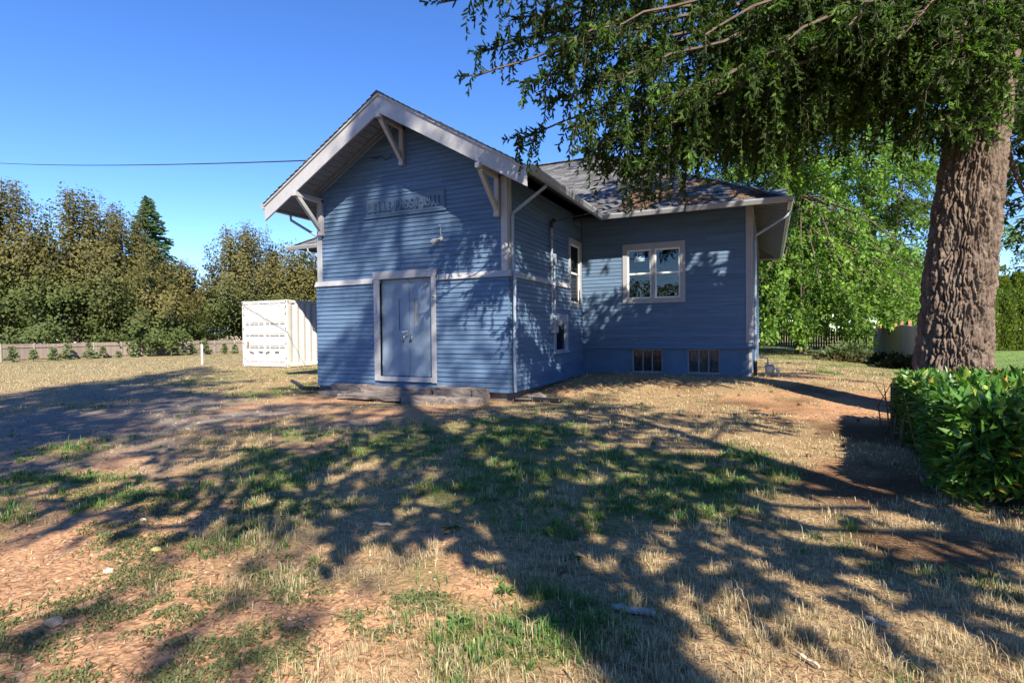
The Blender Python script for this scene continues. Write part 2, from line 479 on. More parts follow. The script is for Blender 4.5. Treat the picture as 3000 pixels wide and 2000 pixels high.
# stacked street number on the left casing, drawn with bars
SEG = {'1': 'cf', '5': 'afgcd', '9': 'abfgcd'}
def digit(ch, u, z, w, h, v, t=.012):
    mb = MB(); y0, y1 = v - 0.004, v
    x0, x1, zm = u - w / 2, u + w / 2, z + h / 2
    if ch == '1':
        mb.box(u - t / 2, u + t / 2, y0, y1, z, z + h); mb.box(u - t * 1.5, u - t / 2, y0, y1, z + h - t * 1.6, z + h - t * .4); return mb
    for k in SEG[ch]:
        if k == 'a': mb.box(x0, x1, y0, y1, z + h - t, z + h)
        if k == 'g': mb.box(x0 + t, x1 - t, y0, y1, zm - t / 2, zm + t / 2)
        if k == 'd': mb.box(x0, x1, y0, y1, z, z + t)
        if k == 'f': mb.box(x0, x0 + t, y0, y1, zm, z + h - t)
        if k == 'b': mb.box(x1 - t, x1, y0, y1, zm, z + h - t)
        if k == 'c': mb.box(x1 - t, x1, y0, y1, z + t, zm)
    return mb
for i, ch in enumerate('15995'):
    digit(ch, -3.222, 1.925 - i * .068, .034, .054, -PRO - .0385).build('number_digit', m_num, house)

# ---- name board on the gable
nb = part_empty('name_board', (-2.47, 0, 3.83))
NV = -0.03
bevel(MB().box(-3.53, -1.41, NV - 0.012, 0.0, 3.83, 4.25).build('backing_board', m_blue, nb), .006)
for b in ((-3.50, -1.44, 3.842, 3.862), (-3.50, -1.44, 4.222, 4.24), (-3.52, -3.50, 3.842, 4.24), (-1.462, -1.44, 3.862, 4.222)):
    MB().box(b[0], b[1], NV - 0.028, NV - 0.012, b[2], b[3]).build('moulding', m_blue, nb)
MB().box(-3.55, -1.39, NV - 0.03, 0.0, 3.79, 3.828).build('sill_moulding', m_blue, nb)
GL = {  # slab letters as boxes in a 5 x 8 grid (x0,x1,y0,y1)
 'B': [(0,.9,0,.8),(0,.9,7.2,8),(.6,1.9,0,8),(1.5,3.9,0,1),(1.5,3.7,3.6,4.5),(1.5,3.7,7,8),(3.3,4.7,.7,3.8),(3.1,4.4,4.3,7.3)],
 'E': [(0,.9,0,.8),(0,.9,7.2,8),(.6,1.9,0,8),(1.5,4.4,0,1),(1.5,3.2,3.6,4.5),(1.5,4.4,7,8),(3.8,4.5,0,2.2),(3.8,4.5,5.8,8),(2.7,3.3,3,5.1)],
 'L': [(0,2.7,7.2,8),(0,.9,0,.8),(.7,2,0,8),(1.5,4.4,0,1),(3.8,4.5,0,2.6)],
 'P': [(0,2.6,0,.8),(0,.9,7.2,8),(.7,2,0,8),(1.5,3.8,7,8),(1.5,3.8,3.3,4.2),(3.3,4.6,3.8,7.4)],
 'A': [(0,1.9,0,.8),(2.9,4.9,0,.8),(1.2,3.6,2,2.9),('s',.9,1.9,2.7,0),('s',4,1.9,2.7,1)],
 'S': [(0.2,3.9,7,8),(0,1.3,4.2,7.3),(.8,4,3.5,4.6),(3.2,4.5,.7,3.8),(.3,3.9,0,1),(0,.8,0,2.4),(3.7,4.4,5.7,8)],
 'I': [(1.6,2.9,0,8),(.7,3.8,0,.8),(.7,3.8,7.2,8)],
 '1': [(1.7,3,0,8),(.8,3.9,0,.8),(.8,1.9,6.6,7.4)],
 '9': [(.8,3.7,7,8),(.2,1.5,4,7.3),(.8,3.5,3.4,4.3),(3.1,4.4,1,7.4),(.6,3.8,0,1),(.2,1,.4,2)],
 '-': [(1.2,2.6,3.3,4.7)]}
txt = 'BELLE PASSI-1911'
cw, chh, x = 0.0275, 0.0262, -3.415
adv = {' ': 3.0, '-': 4.2, 'I': 5.2, '1': 5.0}
sc_ = (3.415 - 1.52) / (sum(adv.get(c, 6.5) for c in txt) * cw)
for c in txt:
    if c != ' ':
        mb = MB()
        for q in GL[c]:
            if q[0] == 's':
                xa, xb = (q[1] if q[4] == 0 else q[1]), 2.45
                p = [(x + (xa - .6) * cw * sc_, NV - .046, 3.915), (x + (xa + .6) * cw * sc_, NV - .046, 3.915), (x + (xb + .6) * cw * sc_, NV - .046, 3.915 + 8 * chh), (x + (xb - .6) * cw * sc_, NV - .046, 3.915 + 8 * chh)]
                mb.prism(p, (0, .034, 0))
            else:
                mb.box(x + q[0] * cw * sc_, x + q[1] * cw * sc_, NV - 0.046, NV - 0.012, 3.915 + q[2] * chh, 3.915 + q[3] * chh)
        mb.build('raised_letter', m_blue, nb)
    x += adv.get(c, 6.5) * cw * sc_

# ---- wall lamp
wlmp = part_empty('flood_light', (-1.53, 0, 3.21))
m_lw = mat('white_lamp_enamel', (0.72, 0.70, 0.68), 0.35)
MB().tube([(-1.53, -.03, 3.20), (-1.53, -.05, 3.20)], [.045, .04], 12).build('mounting_plate', m_lw, wlmp)
MB().tube([(-1.53, -.05, 3.20), (-1.56, -.10, 3.19), (-1.60, -.13, 3.175)], .012, 8).build('arm', m_lw, wlmp)
MB().tube([(-1.59, -.125, 3.18), (-1.62, -.15, 3.155), (-1.65, -.175, 3.125)], [.024, .042, .062], 14).build('lamp_hood', m_lw, wlmp)
MB().tube([(-1.64, -.168, 3.133), (-1.662, -.186, 3.113), (-1.672, -.194, 3.103)], [.05, .05, .03], 14).build('bulb', m_bulb, wlmp, True)
MB().tube([(-1.55, -.028, 3.47), (-1.545, -.035, 3.36), (-1.53, -.035, 3.25)], .006, 6).build('conduit', m_lw, wlmp)
MB().box(-1.58, -1.53, -.05, -.025, 3.45, 3.50).build('junction_box', m_pipe, wlmp)

# ---- windows
def sash_window(name, axis, plane, a0, a1, z0, z1, outer, casing_t=0.045, casing=m_trim2, mull=None, sill=False, vinyl=True, inset=0.03):
    w = part_empty(name, (plane if axis == 'u' else (a0 + a1) / 2, plane if axis == 'v' else (a0 + a1) / 2, z0))
    def bx(p0, p1, t0, t1, q0, q1, nm, m):
        mb = MB()
        if axis == 'v': mb.box(p0, p1, plane - t1, plane - t0, q0, q1)
        else: mb.box(plane + t0, plane + t1, p0, p1, q0, q1)
        return mb.build(nm, m, w)
    o0, o1, oz0, oz1 = outer
    for q in ((o0, a0, oz0, oz1), (a1, o1, oz0, oz1), (a0, a1, z1, oz1), (a0, a1, oz0, z0)):
        bevel(bx(q[0], q[1], 0.0, casing_t, q[2], q[3], 'casing', casing), .004)
    if sill: bevel(bx(o0 - .03, o1 + .03, casing_t - .005, casing_t + .03, z0 - .045, z0 - .002, 'sill', casing), .004)
    spans = [(a0, a1)]
    if mull:
        spans = [(a0, mull[0]), (mull[1], a1)]
        bx(mull[0], mull[1], 0.0, casing_t, z0, z1, 'mullion', casing)
    F = 0.042
    vm = m_vinyl if vinyl else casing
    for s0, s1 in spans:
        zm = (z0 + z1) / 2 + 0.005
        for (zz0, zz1, dpt) in ([(zm - .012, z1, -inset + .012), (z0, zm + .02, -inset)] if z1 - z0 > 1 else [(z0, z1, -inset)]):
            fr = MB()
            lo = dpt; hi = dpt + .035
            def fb(p0, p1, q0, q1):
                if axis == 'v': fr.box(p0, p1, plane - hi, plane - lo, q0, q1)
                else: fr.box(plane + lo, plane + hi, p0, p1, q0, q1)
            fb(s0, s0 + F, zz0, zz1); fb(s1 - F, s1, zz0, zz1); fb(s0 + F, s1 - F, zz0, zz0 + F); fb(s0 + F, s1 - F, zz1 - F, zz1)
            sx = fr.build('sash', vm, w)
            pn = MB()
            t = (lo + hi) / 2
            if axis == 'v': pn.box(s0 + F - .004, s1 - F + .004, plane - t - .002, plane - t + .002, zz0 + F - .004, zz1 - F + .004)
            else: pn.box(plane + t - .002, plane + t + .002, s0 + F - .004, s1 - F + .004, zz0 + F - .004, zz1 - F + .004)
            pn.build('pane', m_glass, w)
    return w
w_big = sash_window('double_window', 'v', V3, *BW, (1.171, 2.786, 1.95, 3.53), mull=(1.93, 2.02))
w_side = sash_window('tall_window', 'u', 0.0, *SW, (3.64, 4.68, 1.87, 3.66), casing_t=0.05)
w_low = sash_window('small_window', 'u', PRO, *LW, (2.40, 3.42, 0.70, 1.66), casing=m_pipe, sill=True, vinyl=False)
# dark rooms behind the glass
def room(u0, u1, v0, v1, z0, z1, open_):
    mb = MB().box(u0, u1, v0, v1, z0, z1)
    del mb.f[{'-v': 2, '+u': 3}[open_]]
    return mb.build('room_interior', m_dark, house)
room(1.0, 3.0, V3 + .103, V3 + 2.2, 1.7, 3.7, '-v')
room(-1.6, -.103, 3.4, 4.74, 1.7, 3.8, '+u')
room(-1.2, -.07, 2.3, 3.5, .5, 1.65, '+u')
# sticker inside the left upper pane
st = part_empty('window_sticker', (1.617, V3, 3.07))
SVv = V3 - 0.003
MB().box(1.482, 1.752, SVv - .0012, SVv, 3.145, 3.325).build('sticker_blue_field', mat('sticker_blue', (0.02, 0.13, 0.36), .4), st)
MB().box(1.482, 1.752, SVv - .0012, SVv, 3.065, 3.143).build('sticker_pale_strip', mat('sticker_pale', (0.42, 0.50, 0.52), .5), st)
m_sw = mat('sticker_white_print', (0.50, 0.68, 0.82), .5)
yv = SVv - .002
J = MB().prism([(1.553, yv, 3.31), (1.575, yv, 3.31), (1.578, yv, 3.20), (1.562, yv, 3.172), (1.53, yv, 3.165), (1.512, yv, 3.185), (1.53, yv, 3.183), (1.55, yv, 3.19), (1.556, yv, 3.205)], (0, -.001, 0))
J.build('sticker_letter', m_sw, st)
Wt = MB()
for a, b in (((1.602, 3.305), (1.632, 3.23)), ((1.640, 3.30), (1.632, 3.23)), ((1.646, 3.305), (1.672, 3.225)), ((1.70, 3.31), (1.672, 3.225))):
    Wt.prism([(a[0] - .006, yv, a[1]), (a[0] + .006, yv, a[1]), (b[0] + .006, yv, b[1]), (b[0] - .006, yv, b[1])], (0, -.001, 0))
Wt.build('sticker_letter', m_sw, st)
MB().prism([(1.585, yv, 3.168), (1.61, yv, 3.165), (1.66, yv, 3.208), (1.742, yv, 3.218), (1.742, yv, 3.207), (1.67, yv, 3.192), (1.625, yv, 3.15), (1.59, yv, 3.15)], (0, -.001, 0)).build('sticker_swoosh', m_sw, st)
for i in range(9):
    MB().box(1.503 + i * .027, 1.521 + i * .027, yv - .001, yv, 3.088, 3.115).build('sticker_small_print', mat('sticker_grey_print', (0.09, 0.19, 0.26), .5) if i == 0 else bpy.data.materials['sticker_grey_print'], st)
# basement windows, three lights each
m_bfr = mat('grey_basement_frame', (0.22, 0.24, 0.27), .6, noise=.15)
def basement(b, curtain):
    w = part_empty('basement_window', ((b[0] + b[1]) / 2, V3, b[2]))
    y0, y1 = V3 + .06, V3 + .10
    fr = MB().box(b[0], b[1], y0 - .01, y1, b[3] - .035, b[3]).box(b[0], b[1], y0 - .02, y1, b[2], b[2] + .05).box(b[0], b[0] + .035, y0 - .01, y1, b[2] + .05, b[3] - .035).box(b[1] - .035, b[1], y0 - .01, y1, b[2] + .05, b[3] - .035)
    fr.build('frame', m_bfr, w)
    x0, x1 = b[0] + .035, b[1] - .035
    for i in (1, 2):
        xm = x0 + (x1 - x0) * i / 3
        MB().box(xm - .014, xm + .014, y0, y1 - .002, b[2] + .05, b[3] - .035).build('muntin', m_bfr, w)
    for i in range(3):
        p0, p1 = x0 + (x1 - x0) * i / 3 + .012, x0 + (x1 - x0) * (i + 1) / 3 - .012
        MB().box(p0, p1, y0 + .018, y0 + .022, b[2] + .045, b[3] - .03).build('pane', m_glassd, w)
    # crumpled plastic sheet or curtain behind the glass
    n = 40; V = []; F = []
    for i in range(n):
        for j in range(6):
            xx = x0 + (x1 - x0) * i / (n - 1); zz = b[2] + .03 + (b[3] - b[2] - .03) * j / 5
            V.append((xx, V3 + .13 + .02 * math.sin(i * 1.1 + j * .5) + .012 * math.sin(i * 2.7), zz))
    F = [(i * 6 + j, i * 6 + 6 + j, i * 6 + 7 + j, i * 6 + 1 + j) for i in range(n - 1) for j in range(5)]
    mesh_np('curtain', V, F, curtain, w, smooth=True)
basement(B1, mat('dark_plastic_sheet', (0.20, 0.22, 0.26), .3, noise=.8, nscale=6))
basement(B2, mat('grey_curtain', (0.50, 0.52, 0.60), .8, noise=.2, nscale=5))
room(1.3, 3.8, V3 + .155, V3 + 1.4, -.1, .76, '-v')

# ---- roof of the entrance wing
def slab(name, pts, th, m):
    return MB().prism(pts, (0, 0, -th)).build(name, m, house)
VJ = 7.4
wr = part_empty('wing_roof', (UC, -OH, ZE))
for s in (-1, 1):
    e = UC + s * (W / 2 + UOV)
    MB().prism([(UC, -OH, ZPK), (e, -OH, ZE), (e, VVAL + 0.02, ZE), (UC, VJ, ZPK)] if s > 0 else [(UC, -OH, ZPK), (UC, VJ, ZPK), (e, VVAL + 0.02, ZE), (e, -OH, ZE)], (0, 0, -.035)).build('roof_deck', m_shin if False else m_roofu, wr)
    # soffit planks under the overhang, running with the ridge
    for i in range(22):
        a, b = i / 22, (i + 1) / 22 - .004
        u0, u1 = UC + s * a * (W / 2 + UOV - .03), UC + s * b * (W / 2 + UOV - .03)
        z0, z1 = ZPK - S * abs(u0 - UC) - .037, ZPK - S * abs(u1 - UC) - .037
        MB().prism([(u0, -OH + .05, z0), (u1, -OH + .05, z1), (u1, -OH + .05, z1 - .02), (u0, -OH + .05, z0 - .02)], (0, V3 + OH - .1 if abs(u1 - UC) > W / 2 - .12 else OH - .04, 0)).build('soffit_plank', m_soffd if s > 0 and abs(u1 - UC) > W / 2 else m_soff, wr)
    # barge board
    t = 0.045; dz = 0.365
    pb = [(UC, -OH - t, ZPK - .02), (e, -OH - t, ZE - .02), (e, -OH - t, ZE - dz), (UC, -OH - t, ZPK - .40)]
    bevel(MB().prism(pb, (0, t, 0)).build('barge_board', m_trim, wr), .004)
    pb = [(UC, -OH - t - .03, ZPK + .012), (e, -OH - t - .03, ZE + .012), (e, -OH - t - .03, ZE - .045), (UC, -OH - t - .03, ZPK - .045)]
    MB().prism(pb, (0, .03, 0)).build('rake_moulding', m_trim, wr)
    # frieze strips where gable wall and soffit meet
    for k, (dzz, hh) in enumerate(((.075, .09), (.20, .03))):
        p = [(UC, -.05, ZPK - dzz), (UC + s * (W / 2 + .0), -.05, ZPK - dzz - S * W / 2), (UC + s * (W / 2), -.05, ZPK - dzz - hh - S * W / 2), (UC, -.05, ZPK - dzz - hh)]
        MB().prism(p, (0, .05 - .001, 0)).build('frieze_board', m_soff, wr)
    # ragged shingle edge seen along the rake: each course end is a piece
    n = 26
    for i in range(n):
        a, b = i / n, (i + 1.15) / n
        u0, u1 = UC + s * a * (W / 2 + UOV), UC + s * min(b, 1.0) * (W / 2 + UOV)
        z0, z1 = ZPK - S * abs(u0 - UC) + .012, ZPK - S * abs(u1 - UC) + .026 + random.uniform(0, .012)
        vf = -OH - .095 - random.uniform(0, .012)
        cc = random.uniform(.05, .11); cl = (cc, cc * .97, cc * .95) if random.random() > .12 or s < 0 else (.13, .085, .04)
        mb = MB().prism([(u0, vf, z0), (u1, vf, z1), (u1, vf, z1 - .014), (u0, vf, z0 - .010)], (0, .9, 0))
        mesh_np('rake_shingle', mb.v, [f if len(f) == 4 else f for f in mb.f], m_shin, wr, cols=np.tile(cl, (len(mb.v), 1)))
    MB().box(min(UC, e), max(UC, e), -1, -1, 0, 0) if False else None
MB().prism([(UC - .16, -OH - .11, ZPK - .055), (UC, -OH - .11, ZPK + .042), (UC + .16, -OH - .11, ZPK - .055), (UC, -OH - .11, ZPK + .02)], (0, VJ + OH, 0)).build('ridge_cap', m_roofu, wr)
# knee brackets
def bracket(u, zw0, zw1, zf):
    b = part_empty('knee_bracket', (u, 0, zw0), wr) if False else None
    mb = MB(); h = .05
    mb.box(u - h, u + h, -.115, -.026, zw0 + .13, zw1)
    mb.box(u - h * 1.15, u + h * 1.15, -.13, -.026, zw0, zw0 + .15)
    mb.bar((u, -.03, zf), (u, -OH - .10, zf), .10, .10)
    mb.bar((u, -OH + .02, zf - .04), (u, -.09, zw0 + .13), .095, .085, up=(1, 0, 0))
    bevel(mb.build('knee_bracket', m_trim, wr), .006)
bracket(UC, 4.845, 5.70, 5.66); bracket(-4.80, 3.52, 4.36, 4.33); bracket(-0.19, 3.518, 4.36, 4.33)

# ---- gutters and downpipes
def gutter(p, q, out):
    p, q, o = map(lambda x: np.array(x, float), (p, q, out))
    prof = [(0, 0), (.125, .0), (.125, -.03), (.085, -.115), (0, -.115)]
    return MB().prism([tuple(p + o * a + np.array([0, 0, b])) for a, b in prof], q - p).build('gutter', m_gutter, house)
gutter((UOV + .0, -OH - .06, ZE + .02), (UOV, VVAL - .12, ZE + .02), (1, 0, 0))
gutter((-W - UOV, VVAL - .12, ZE + .02), (-W - UOV, -OH - .06, ZE + .02), (-1, 0, 0))
gutter((UOV - .0, VVAL, ZE + .02), (UHIP + .1, VVAL, ZE + .02), (0, -1, 0))
gutter((UHL - .1, VVAL, ZE + .02), (-W - UOV, VVAL, ZE + .02), (0, -1, 0))
gutter((UHIP, VVAL - .1, ZE + .02), (UHIP, VEB, ZE + .02), (1, 0, 0))
MB().tube([(UOV + .06, -.03, ZE - .09), (UOV + .06, -.03, ZE - .17), (.10, .07, 3.60), (.085, .07, 3.52), (.085, .06, 2.5), (.135, .03, 2.34), (.12, .02, 0.6), (.13, .02, 0.02)], .032, 8).build('downpipe', m_pipe, house)
MB().tube([(-W - UOV - .06, -.03, ZE - .09), (-W - UOV - .06, -.02, ZE - .2), (-W - .1, .08, 3.55), (-W - .085, .08, 3.4), (-W - .085, .08, 0.0)], .032, 8).build('downpipe', m_pipe, house)
MB().tube([(-W - UOV - 3.5, VVAL - .06, ZE - .09), (-W - UOV - 3.5, VVAL - .06, ZE - .2), (UL + .3, V3 - .06, 3.5), (UL + .3, V3 - .06, 0)], .032, 8).build('downpipe', m_pipe, house)
MB().tube([(UHIP + .05, V3 + .3, ZE - .1), (UHIP + .02, V3 + .25, ZE - .2), (U4 + .085, V3 + .03, 3.52), (U4 + .075, V3 + .03, 3.40), (U4 + .075, V3 + .03, .45)], .032, 8).build('downpipe', m_pipe, house)
MB().tube([(U4 + .075, V3 + .03, .46), (U4 + .075, V3 + .03, -.05)], .045, 8).build('downpipe_boot', m_black, house)

# ---- main hip roof
mr = part_empty('main_roof', (UC, VR, ZE))
HL, HR = UHL + (VR - VVAL), UHIP - (VR - VVAL)
def tri(pts, nm, m, th=.04):
    return MB().prism(pts, (0, 0, -th)).build(nm, m, mr)
tri([(UHL, VVAL, ZE), (UHIP, VVAL, ZE), (HR, VR, ZR), (HL, VR, ZR)], 'roof_deck', m_roofu)
tri([(UHIP, VVAL, ZE), (UHIP, VEB, ZE), (HR, VR, ZR)], 'roof_deck', m_roofu)
tri([(UHIP, VEB, ZE), (UHL, VEB, ZE), (HL, VR, ZR), (HR, VR, ZR)], 'roof_deck', m_roofu)
tri([(UHL, VEB, ZE), (UHL, VVAL, ZE), (HL, VR, ZR)], 'roof_deck', m_roofu)
for a, b in (((UHIP, VVAL, ZE), (HR, VR, ZR)), ((UHL, VVAL, ZE), (HL, VR, ZR)), ((HL, VR, ZR), (HR, VR, ZR))):
    a, b = np.array(a), np.array(b); n = int(np.linalg.norm(b - a) / .16)
    for i in range(n):
        p, q = a + (b - a) * i / n, a + (b - a) * min(1, (i + 1.25) / n)
        mb = MB().bar(p + (0, 0, .022), q + (0, 0, .030), .24, .018)
        c = random.uniform(.10, .17)
        mesh_np('ridge_cap', mb.v, mb.f, m_shin, mr, cols=np.tile((c, c * 1.02, c * 1.08), (8, 1)))
MB().box(-1.35, -.95, VR - .35, VR - .1, ZR - .2, ZR + .11).build('roof_vent', m_roofu, mr)
# shingle tabs on the front slope
def clip(poly, f):
    out = []
    for i in range(len(poly)):
        a, b = poly[i], poly[(i + 1) % len(poly)]; fa, fb_ = f(a), f(b)
        if fa >= 0: out.append(a)
        if (fa >= 0) != (fb_ >= 0):
            t = fa / (fa - fb_); out.append((a[0] + (b[0] - a[0]) * t, a[1] + (b[1] - a[1]) * t))
    return out
dv = 0.124; nco = int((VR - VVAL) / dv); TW = 0.305
RV, RF, RC = [], [], []; ntab = 0
for i in range(nco + 1):
    v0, v1 = VVAL - .02 + i * dv, VVAL - .02 + (i + 1) * dv + .02
    off = random.uniform(0, TW)
    for sgn in (1, -1):
        k0 = int((UHL - 1) / TW); k1 = int((UHIP + 1) / TW) + 1
        for k in range(k0, k1):
            a, b = k * TW + off, (k + 1) * TW + off - .006
            um = (a + b) / 2
            if (um > UC) != (sgn > 0): continue
            pl = [(a, v0), (b, v0), (b, v1), (a, v1)]
            pl = clip(pl, lambda p: UHIP - (p[1] - VVAL) - p[0]); 
            if len(pl) > 2: pl = clip(pl, lambda p: p[0] - UHL - (p[1] - VVAL))
            if len(pl) > 2: pl = clip(pl, lambda p: VR - p[1])
            if len(pl) > 2 and v0 < VVAL + 3.268:
                if sgn > 0: pl = clip(pl, lambda p: p[0] - (UC + 3.268 - (p[1] - VVAL)) )
                else: pl = clip(pl, lambda p: (UC - 3.268 + (p[1] - VVAL)) - p[0])
            if len(pl) < 3: continue
            lift = .006 + random.uniform(0, .006)
            zf = lambda p: ZE + S * (p[1] - VVAL) + .006 + lift + (.010 if p[1] < v0 + .05 else 0)
            vs = [(p[0], p[1], zf(p)) for p in pl]; n = len(vs)
            vs += [(p[0], p[1], zf(p) - .014) for p in pl]
            fs = [tuple(range(n))] + [(j, j + n, (j + 1) % n + n, (j + 1) % n) for j in range(n)]
            c = random.choice([.065, .08, .10, .12, .15]) * random.uniform(.85, 1.15); cl = (c, c * 1.02, c * 1.10)
            if sgn > 0 and ntab < 300:
                me = bpy.data.meshes.new('shingle'); me.from_pydata(vs, [], fs)
                at = me.color_attributes.new('Col', 'FLOAT_COLOR', 'POINT'); at.data.foreach_set('color', np.tile((*cl, 1), (len(vs), 1)).astype(np.float32).ravel())
                me.materials.append(m_shin); link(bpy.data.objects.new('shingle', me), mr); ntab += 1
            else:
                o = len(RV); RV += vs; RF += [tuple(x + o for x in f) for f in fs]; RC += [cl] * len(vs)
me = bpy.data.meshes.new('upper_shingles'); me.from_pydata(RV, [], RF)
at = me.color_attributes.new('Col', 'FLOAT_COLOR', 'POINT'); at.data.foreach_set('color', np.hstack([np.array(RC), np.ones((len(RC), 1))]).astype(np.float32).ravel())
me.materials.append(m_shin); tag(link(bpy.data.objects.new('upper_shingles', me), mr), kind='stuff')
# fallen needles and twigs lying on the shingles near the hip
nd = 7000
uu = rng.uniform(1.2, 5.0, nd); vv = VVAL + .1 + rng.gamma(2.0, .55, nd)
kd = (uu < UHIP - .15 - (vv - VVAL)) & (fbm(uu * 1.6, vv * 2.5, 4) > .45) & (vv < VVAL + 2.6)
uu, vv = uu[kd], vv[kd]; nd = len(uu); th = rng.uniform(0, 6.28, nd); ln = rng.uniform(.04, .14, nd)
dx, dy = np.cos(th) * ln, np.sin(th) * ln; zz = lambda a, b: ZE + S * (b - VVAL) + .04
wx, wy = -np.sin(th) * .018, np.cos(th) * .018
V = np.stack([np.stack([uu - wx, vv - wy, zz(uu, vv - wy)], 1), np.stack([uu + wx, vv + wy, zz(uu, vv + wy)], 1), np.stack([uu + dx, vv + dy, zz(uu, vv + dy) + rng.uniform(0, .03, nd)], 1)], 1).reshape(-1, 3)
tag(mesh_np('fallen_needles', V, np.arange(3 * nd).reshape(-1, 3), mat('brown_needle_litter', (.20, .115, .055), .9, noise=.5, nscale=9), mr), kind='stuff')

# ---- eaves of the main block: sloping soffit boards on the right, flat dark underside in front
def soff_z(t): return ZE - .06 + S * t
for i in range(36):
    v0 = VVAL + .10 + i * .31; v1 = v0 + .285
    if v1 > VEB: break
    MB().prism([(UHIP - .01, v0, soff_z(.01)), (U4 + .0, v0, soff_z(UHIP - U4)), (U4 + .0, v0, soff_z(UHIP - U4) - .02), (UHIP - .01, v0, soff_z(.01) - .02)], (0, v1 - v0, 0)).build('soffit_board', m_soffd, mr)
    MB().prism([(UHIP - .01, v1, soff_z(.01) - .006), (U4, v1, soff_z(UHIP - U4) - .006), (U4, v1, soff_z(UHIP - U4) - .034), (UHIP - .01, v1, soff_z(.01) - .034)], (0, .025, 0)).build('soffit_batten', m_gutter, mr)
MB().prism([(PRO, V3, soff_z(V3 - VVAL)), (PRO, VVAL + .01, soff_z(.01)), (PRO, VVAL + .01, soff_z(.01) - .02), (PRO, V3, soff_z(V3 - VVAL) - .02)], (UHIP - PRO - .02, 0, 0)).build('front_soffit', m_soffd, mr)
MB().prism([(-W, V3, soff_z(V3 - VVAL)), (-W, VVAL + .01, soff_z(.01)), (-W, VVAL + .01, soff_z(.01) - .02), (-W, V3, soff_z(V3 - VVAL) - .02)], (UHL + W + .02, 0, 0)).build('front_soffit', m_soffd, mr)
MB().box(U4 - .02, U4 + .03, V3 + .12, VB, 4.22, 4.32).build('frieze_board', m_trim2, mr)
MB().prism([(U4, VEB - .05, 4.10), (UHIP, VEB - .05, 4.10), (U4, VEB - .05, 4.60)], (0, .04, 0)).build('eave_return', m_trim, mr)

# ---- electric service on the wing side wall
es = part_empty('electric_service', (.07, 2.3, 1.2))
bevel(MB().box(PRO + .025, PRO + .15, 2.16, 2.42, 1.19, 1.60).build('meter_box', m_pipe, es), .012)
MB().tube([(PRO + .15, 2.33, 1.44), (PRO + .17, 2.33, 1.44)], .085, 16).build('meter_ring', m_metal, es)
MB().tube([(PRO + .17, 2.33, 1.44), (PRO + .25, 2.33, 1.44), (PRO + .27, 2.33, 1.44)], [.078, .075, .05], 16).build('meter_glass', mat('meter_dome', (.5, .5, .5), .08, spec=.9), es, True)
bevel(MB().box(PRO + .025, PRO + .09, 2.43, 2.52, 1.20, 1.36).build('service_box', m_pipe, es), .01)
MB().tube([(.075, 2.27, 1.58), (.075, 2.27, 3.70)], .032, 10).build('service_mast', m_pipe, es)
MB().tube([(.075, 2.27, 3.66), (.085, 2.27, 3.80), (.13, 2.27, 3.86), (.18, 2.27, 3.80)], [.034, .05, .055, .03], 10).build('weatherhead', m_black, es)
MB().tube([(.07, 2.47, 1.36), (.07, 2.47, 2.93)], .022, 10).build('conduit', m_pipe, es)
MB().box(.03, .11, 2.41, 2.52, 2.86, 3.08).build('conduit_hood', m_pipe, es)
for z in (1.95, 2.75, 3.4): MB().box(PRO, .115, 2.20, 2.34, z, z + .025).build('pipe_strap', m_metal, es)

# ---- broken concrete steps
def rough_block(name, b, parent, seed, cut=0.0, sub=5):
    u0, u1, v0, v1, z0, z1 = b
    n = sub; V = []; F = []; r = np.random.default_rng(seed)
    import bmesh
    bm = bmesh.new(); bmesh.ops.create_cube(bm, size=1.0)
    bmesh.ops.subdivide_edges(bm, edges=bm.edges[:], cuts=n, use_grid_fill=True)
    for w in bm.verts:
        x, y, z = w.co
        p = np.array([(u0 + u1) / 2 + x * (u1 - u0), (v0 + v1) / 2 + y * (v1 - v0), (z0 + z1) / 2 + z * (z1 - z0)])
        edge = (abs(abs(x) - .5) < 1e-4) + (abs(abs(y) - .5) < 1e-4) + (abs(abs(z) - .5) < 1e-4)
        p += r.normal(0, .006 + .006 * (edge > 1), 3)
        if edge > 1 and z > .49: p[2] -= r.uniform(0, .02)
        w.co = p
    me = bpy.data.meshes.new(name); bm.to_mesh(me); bm.free(); me.materials.append(m_conc)
    o = link(bpy.data.objects.new(name, me), parent); bevel(o, .008); return o
stp = thing('concrete_steps', 'crumbling low concrete steps in front of the blue double door', 'steps', (-2.3, -.4, -.16))
rough_block('step_block', (-4.30, -3.33, -.37, -.07, -.25, .095), stp, 1)
rough_block('step_block', (-3.30, -1.66, -.52, -.10, -.25, .075), stp, 2, sub=7)
rough_block('step_block', (-1.60, -.72, -.32, -.07, -.25, .105), stp, 3)
rough_block('step_block', (-.70, -.40, -.31, -.08, -.25, .10), stp, 7)
rough_block('lower_step_slab', (-4.40, -3.60, -.66, -.40, -.3, -.045), stp, 4)
rough_block('lower_step_slab', (-3.58, -1.95, -.96, -.55, -.13, -.055), stp, 5, sub=8)
rough_block('lower_step_slab', (-1.92, -1.08, -.97, -.55, -.35, -.04), stp, 11, sub=6)
rough_block('lower_step_slab', (-1.05, -.38, -.72, -.36, -.35, -.06), stp, 6)
rough_block('rubble', (-3.45, -3.1, -.90, -.70, -.35, -.14), stp, 8)
rough_block('rubble', (-2.7, -2.3, -.90, -.72, -.35, -.135), stp, 9)
rough_block('rubble', (-1.06, -.95, -.80, -.6, -.35, -.1), stp, 10, sub=3)

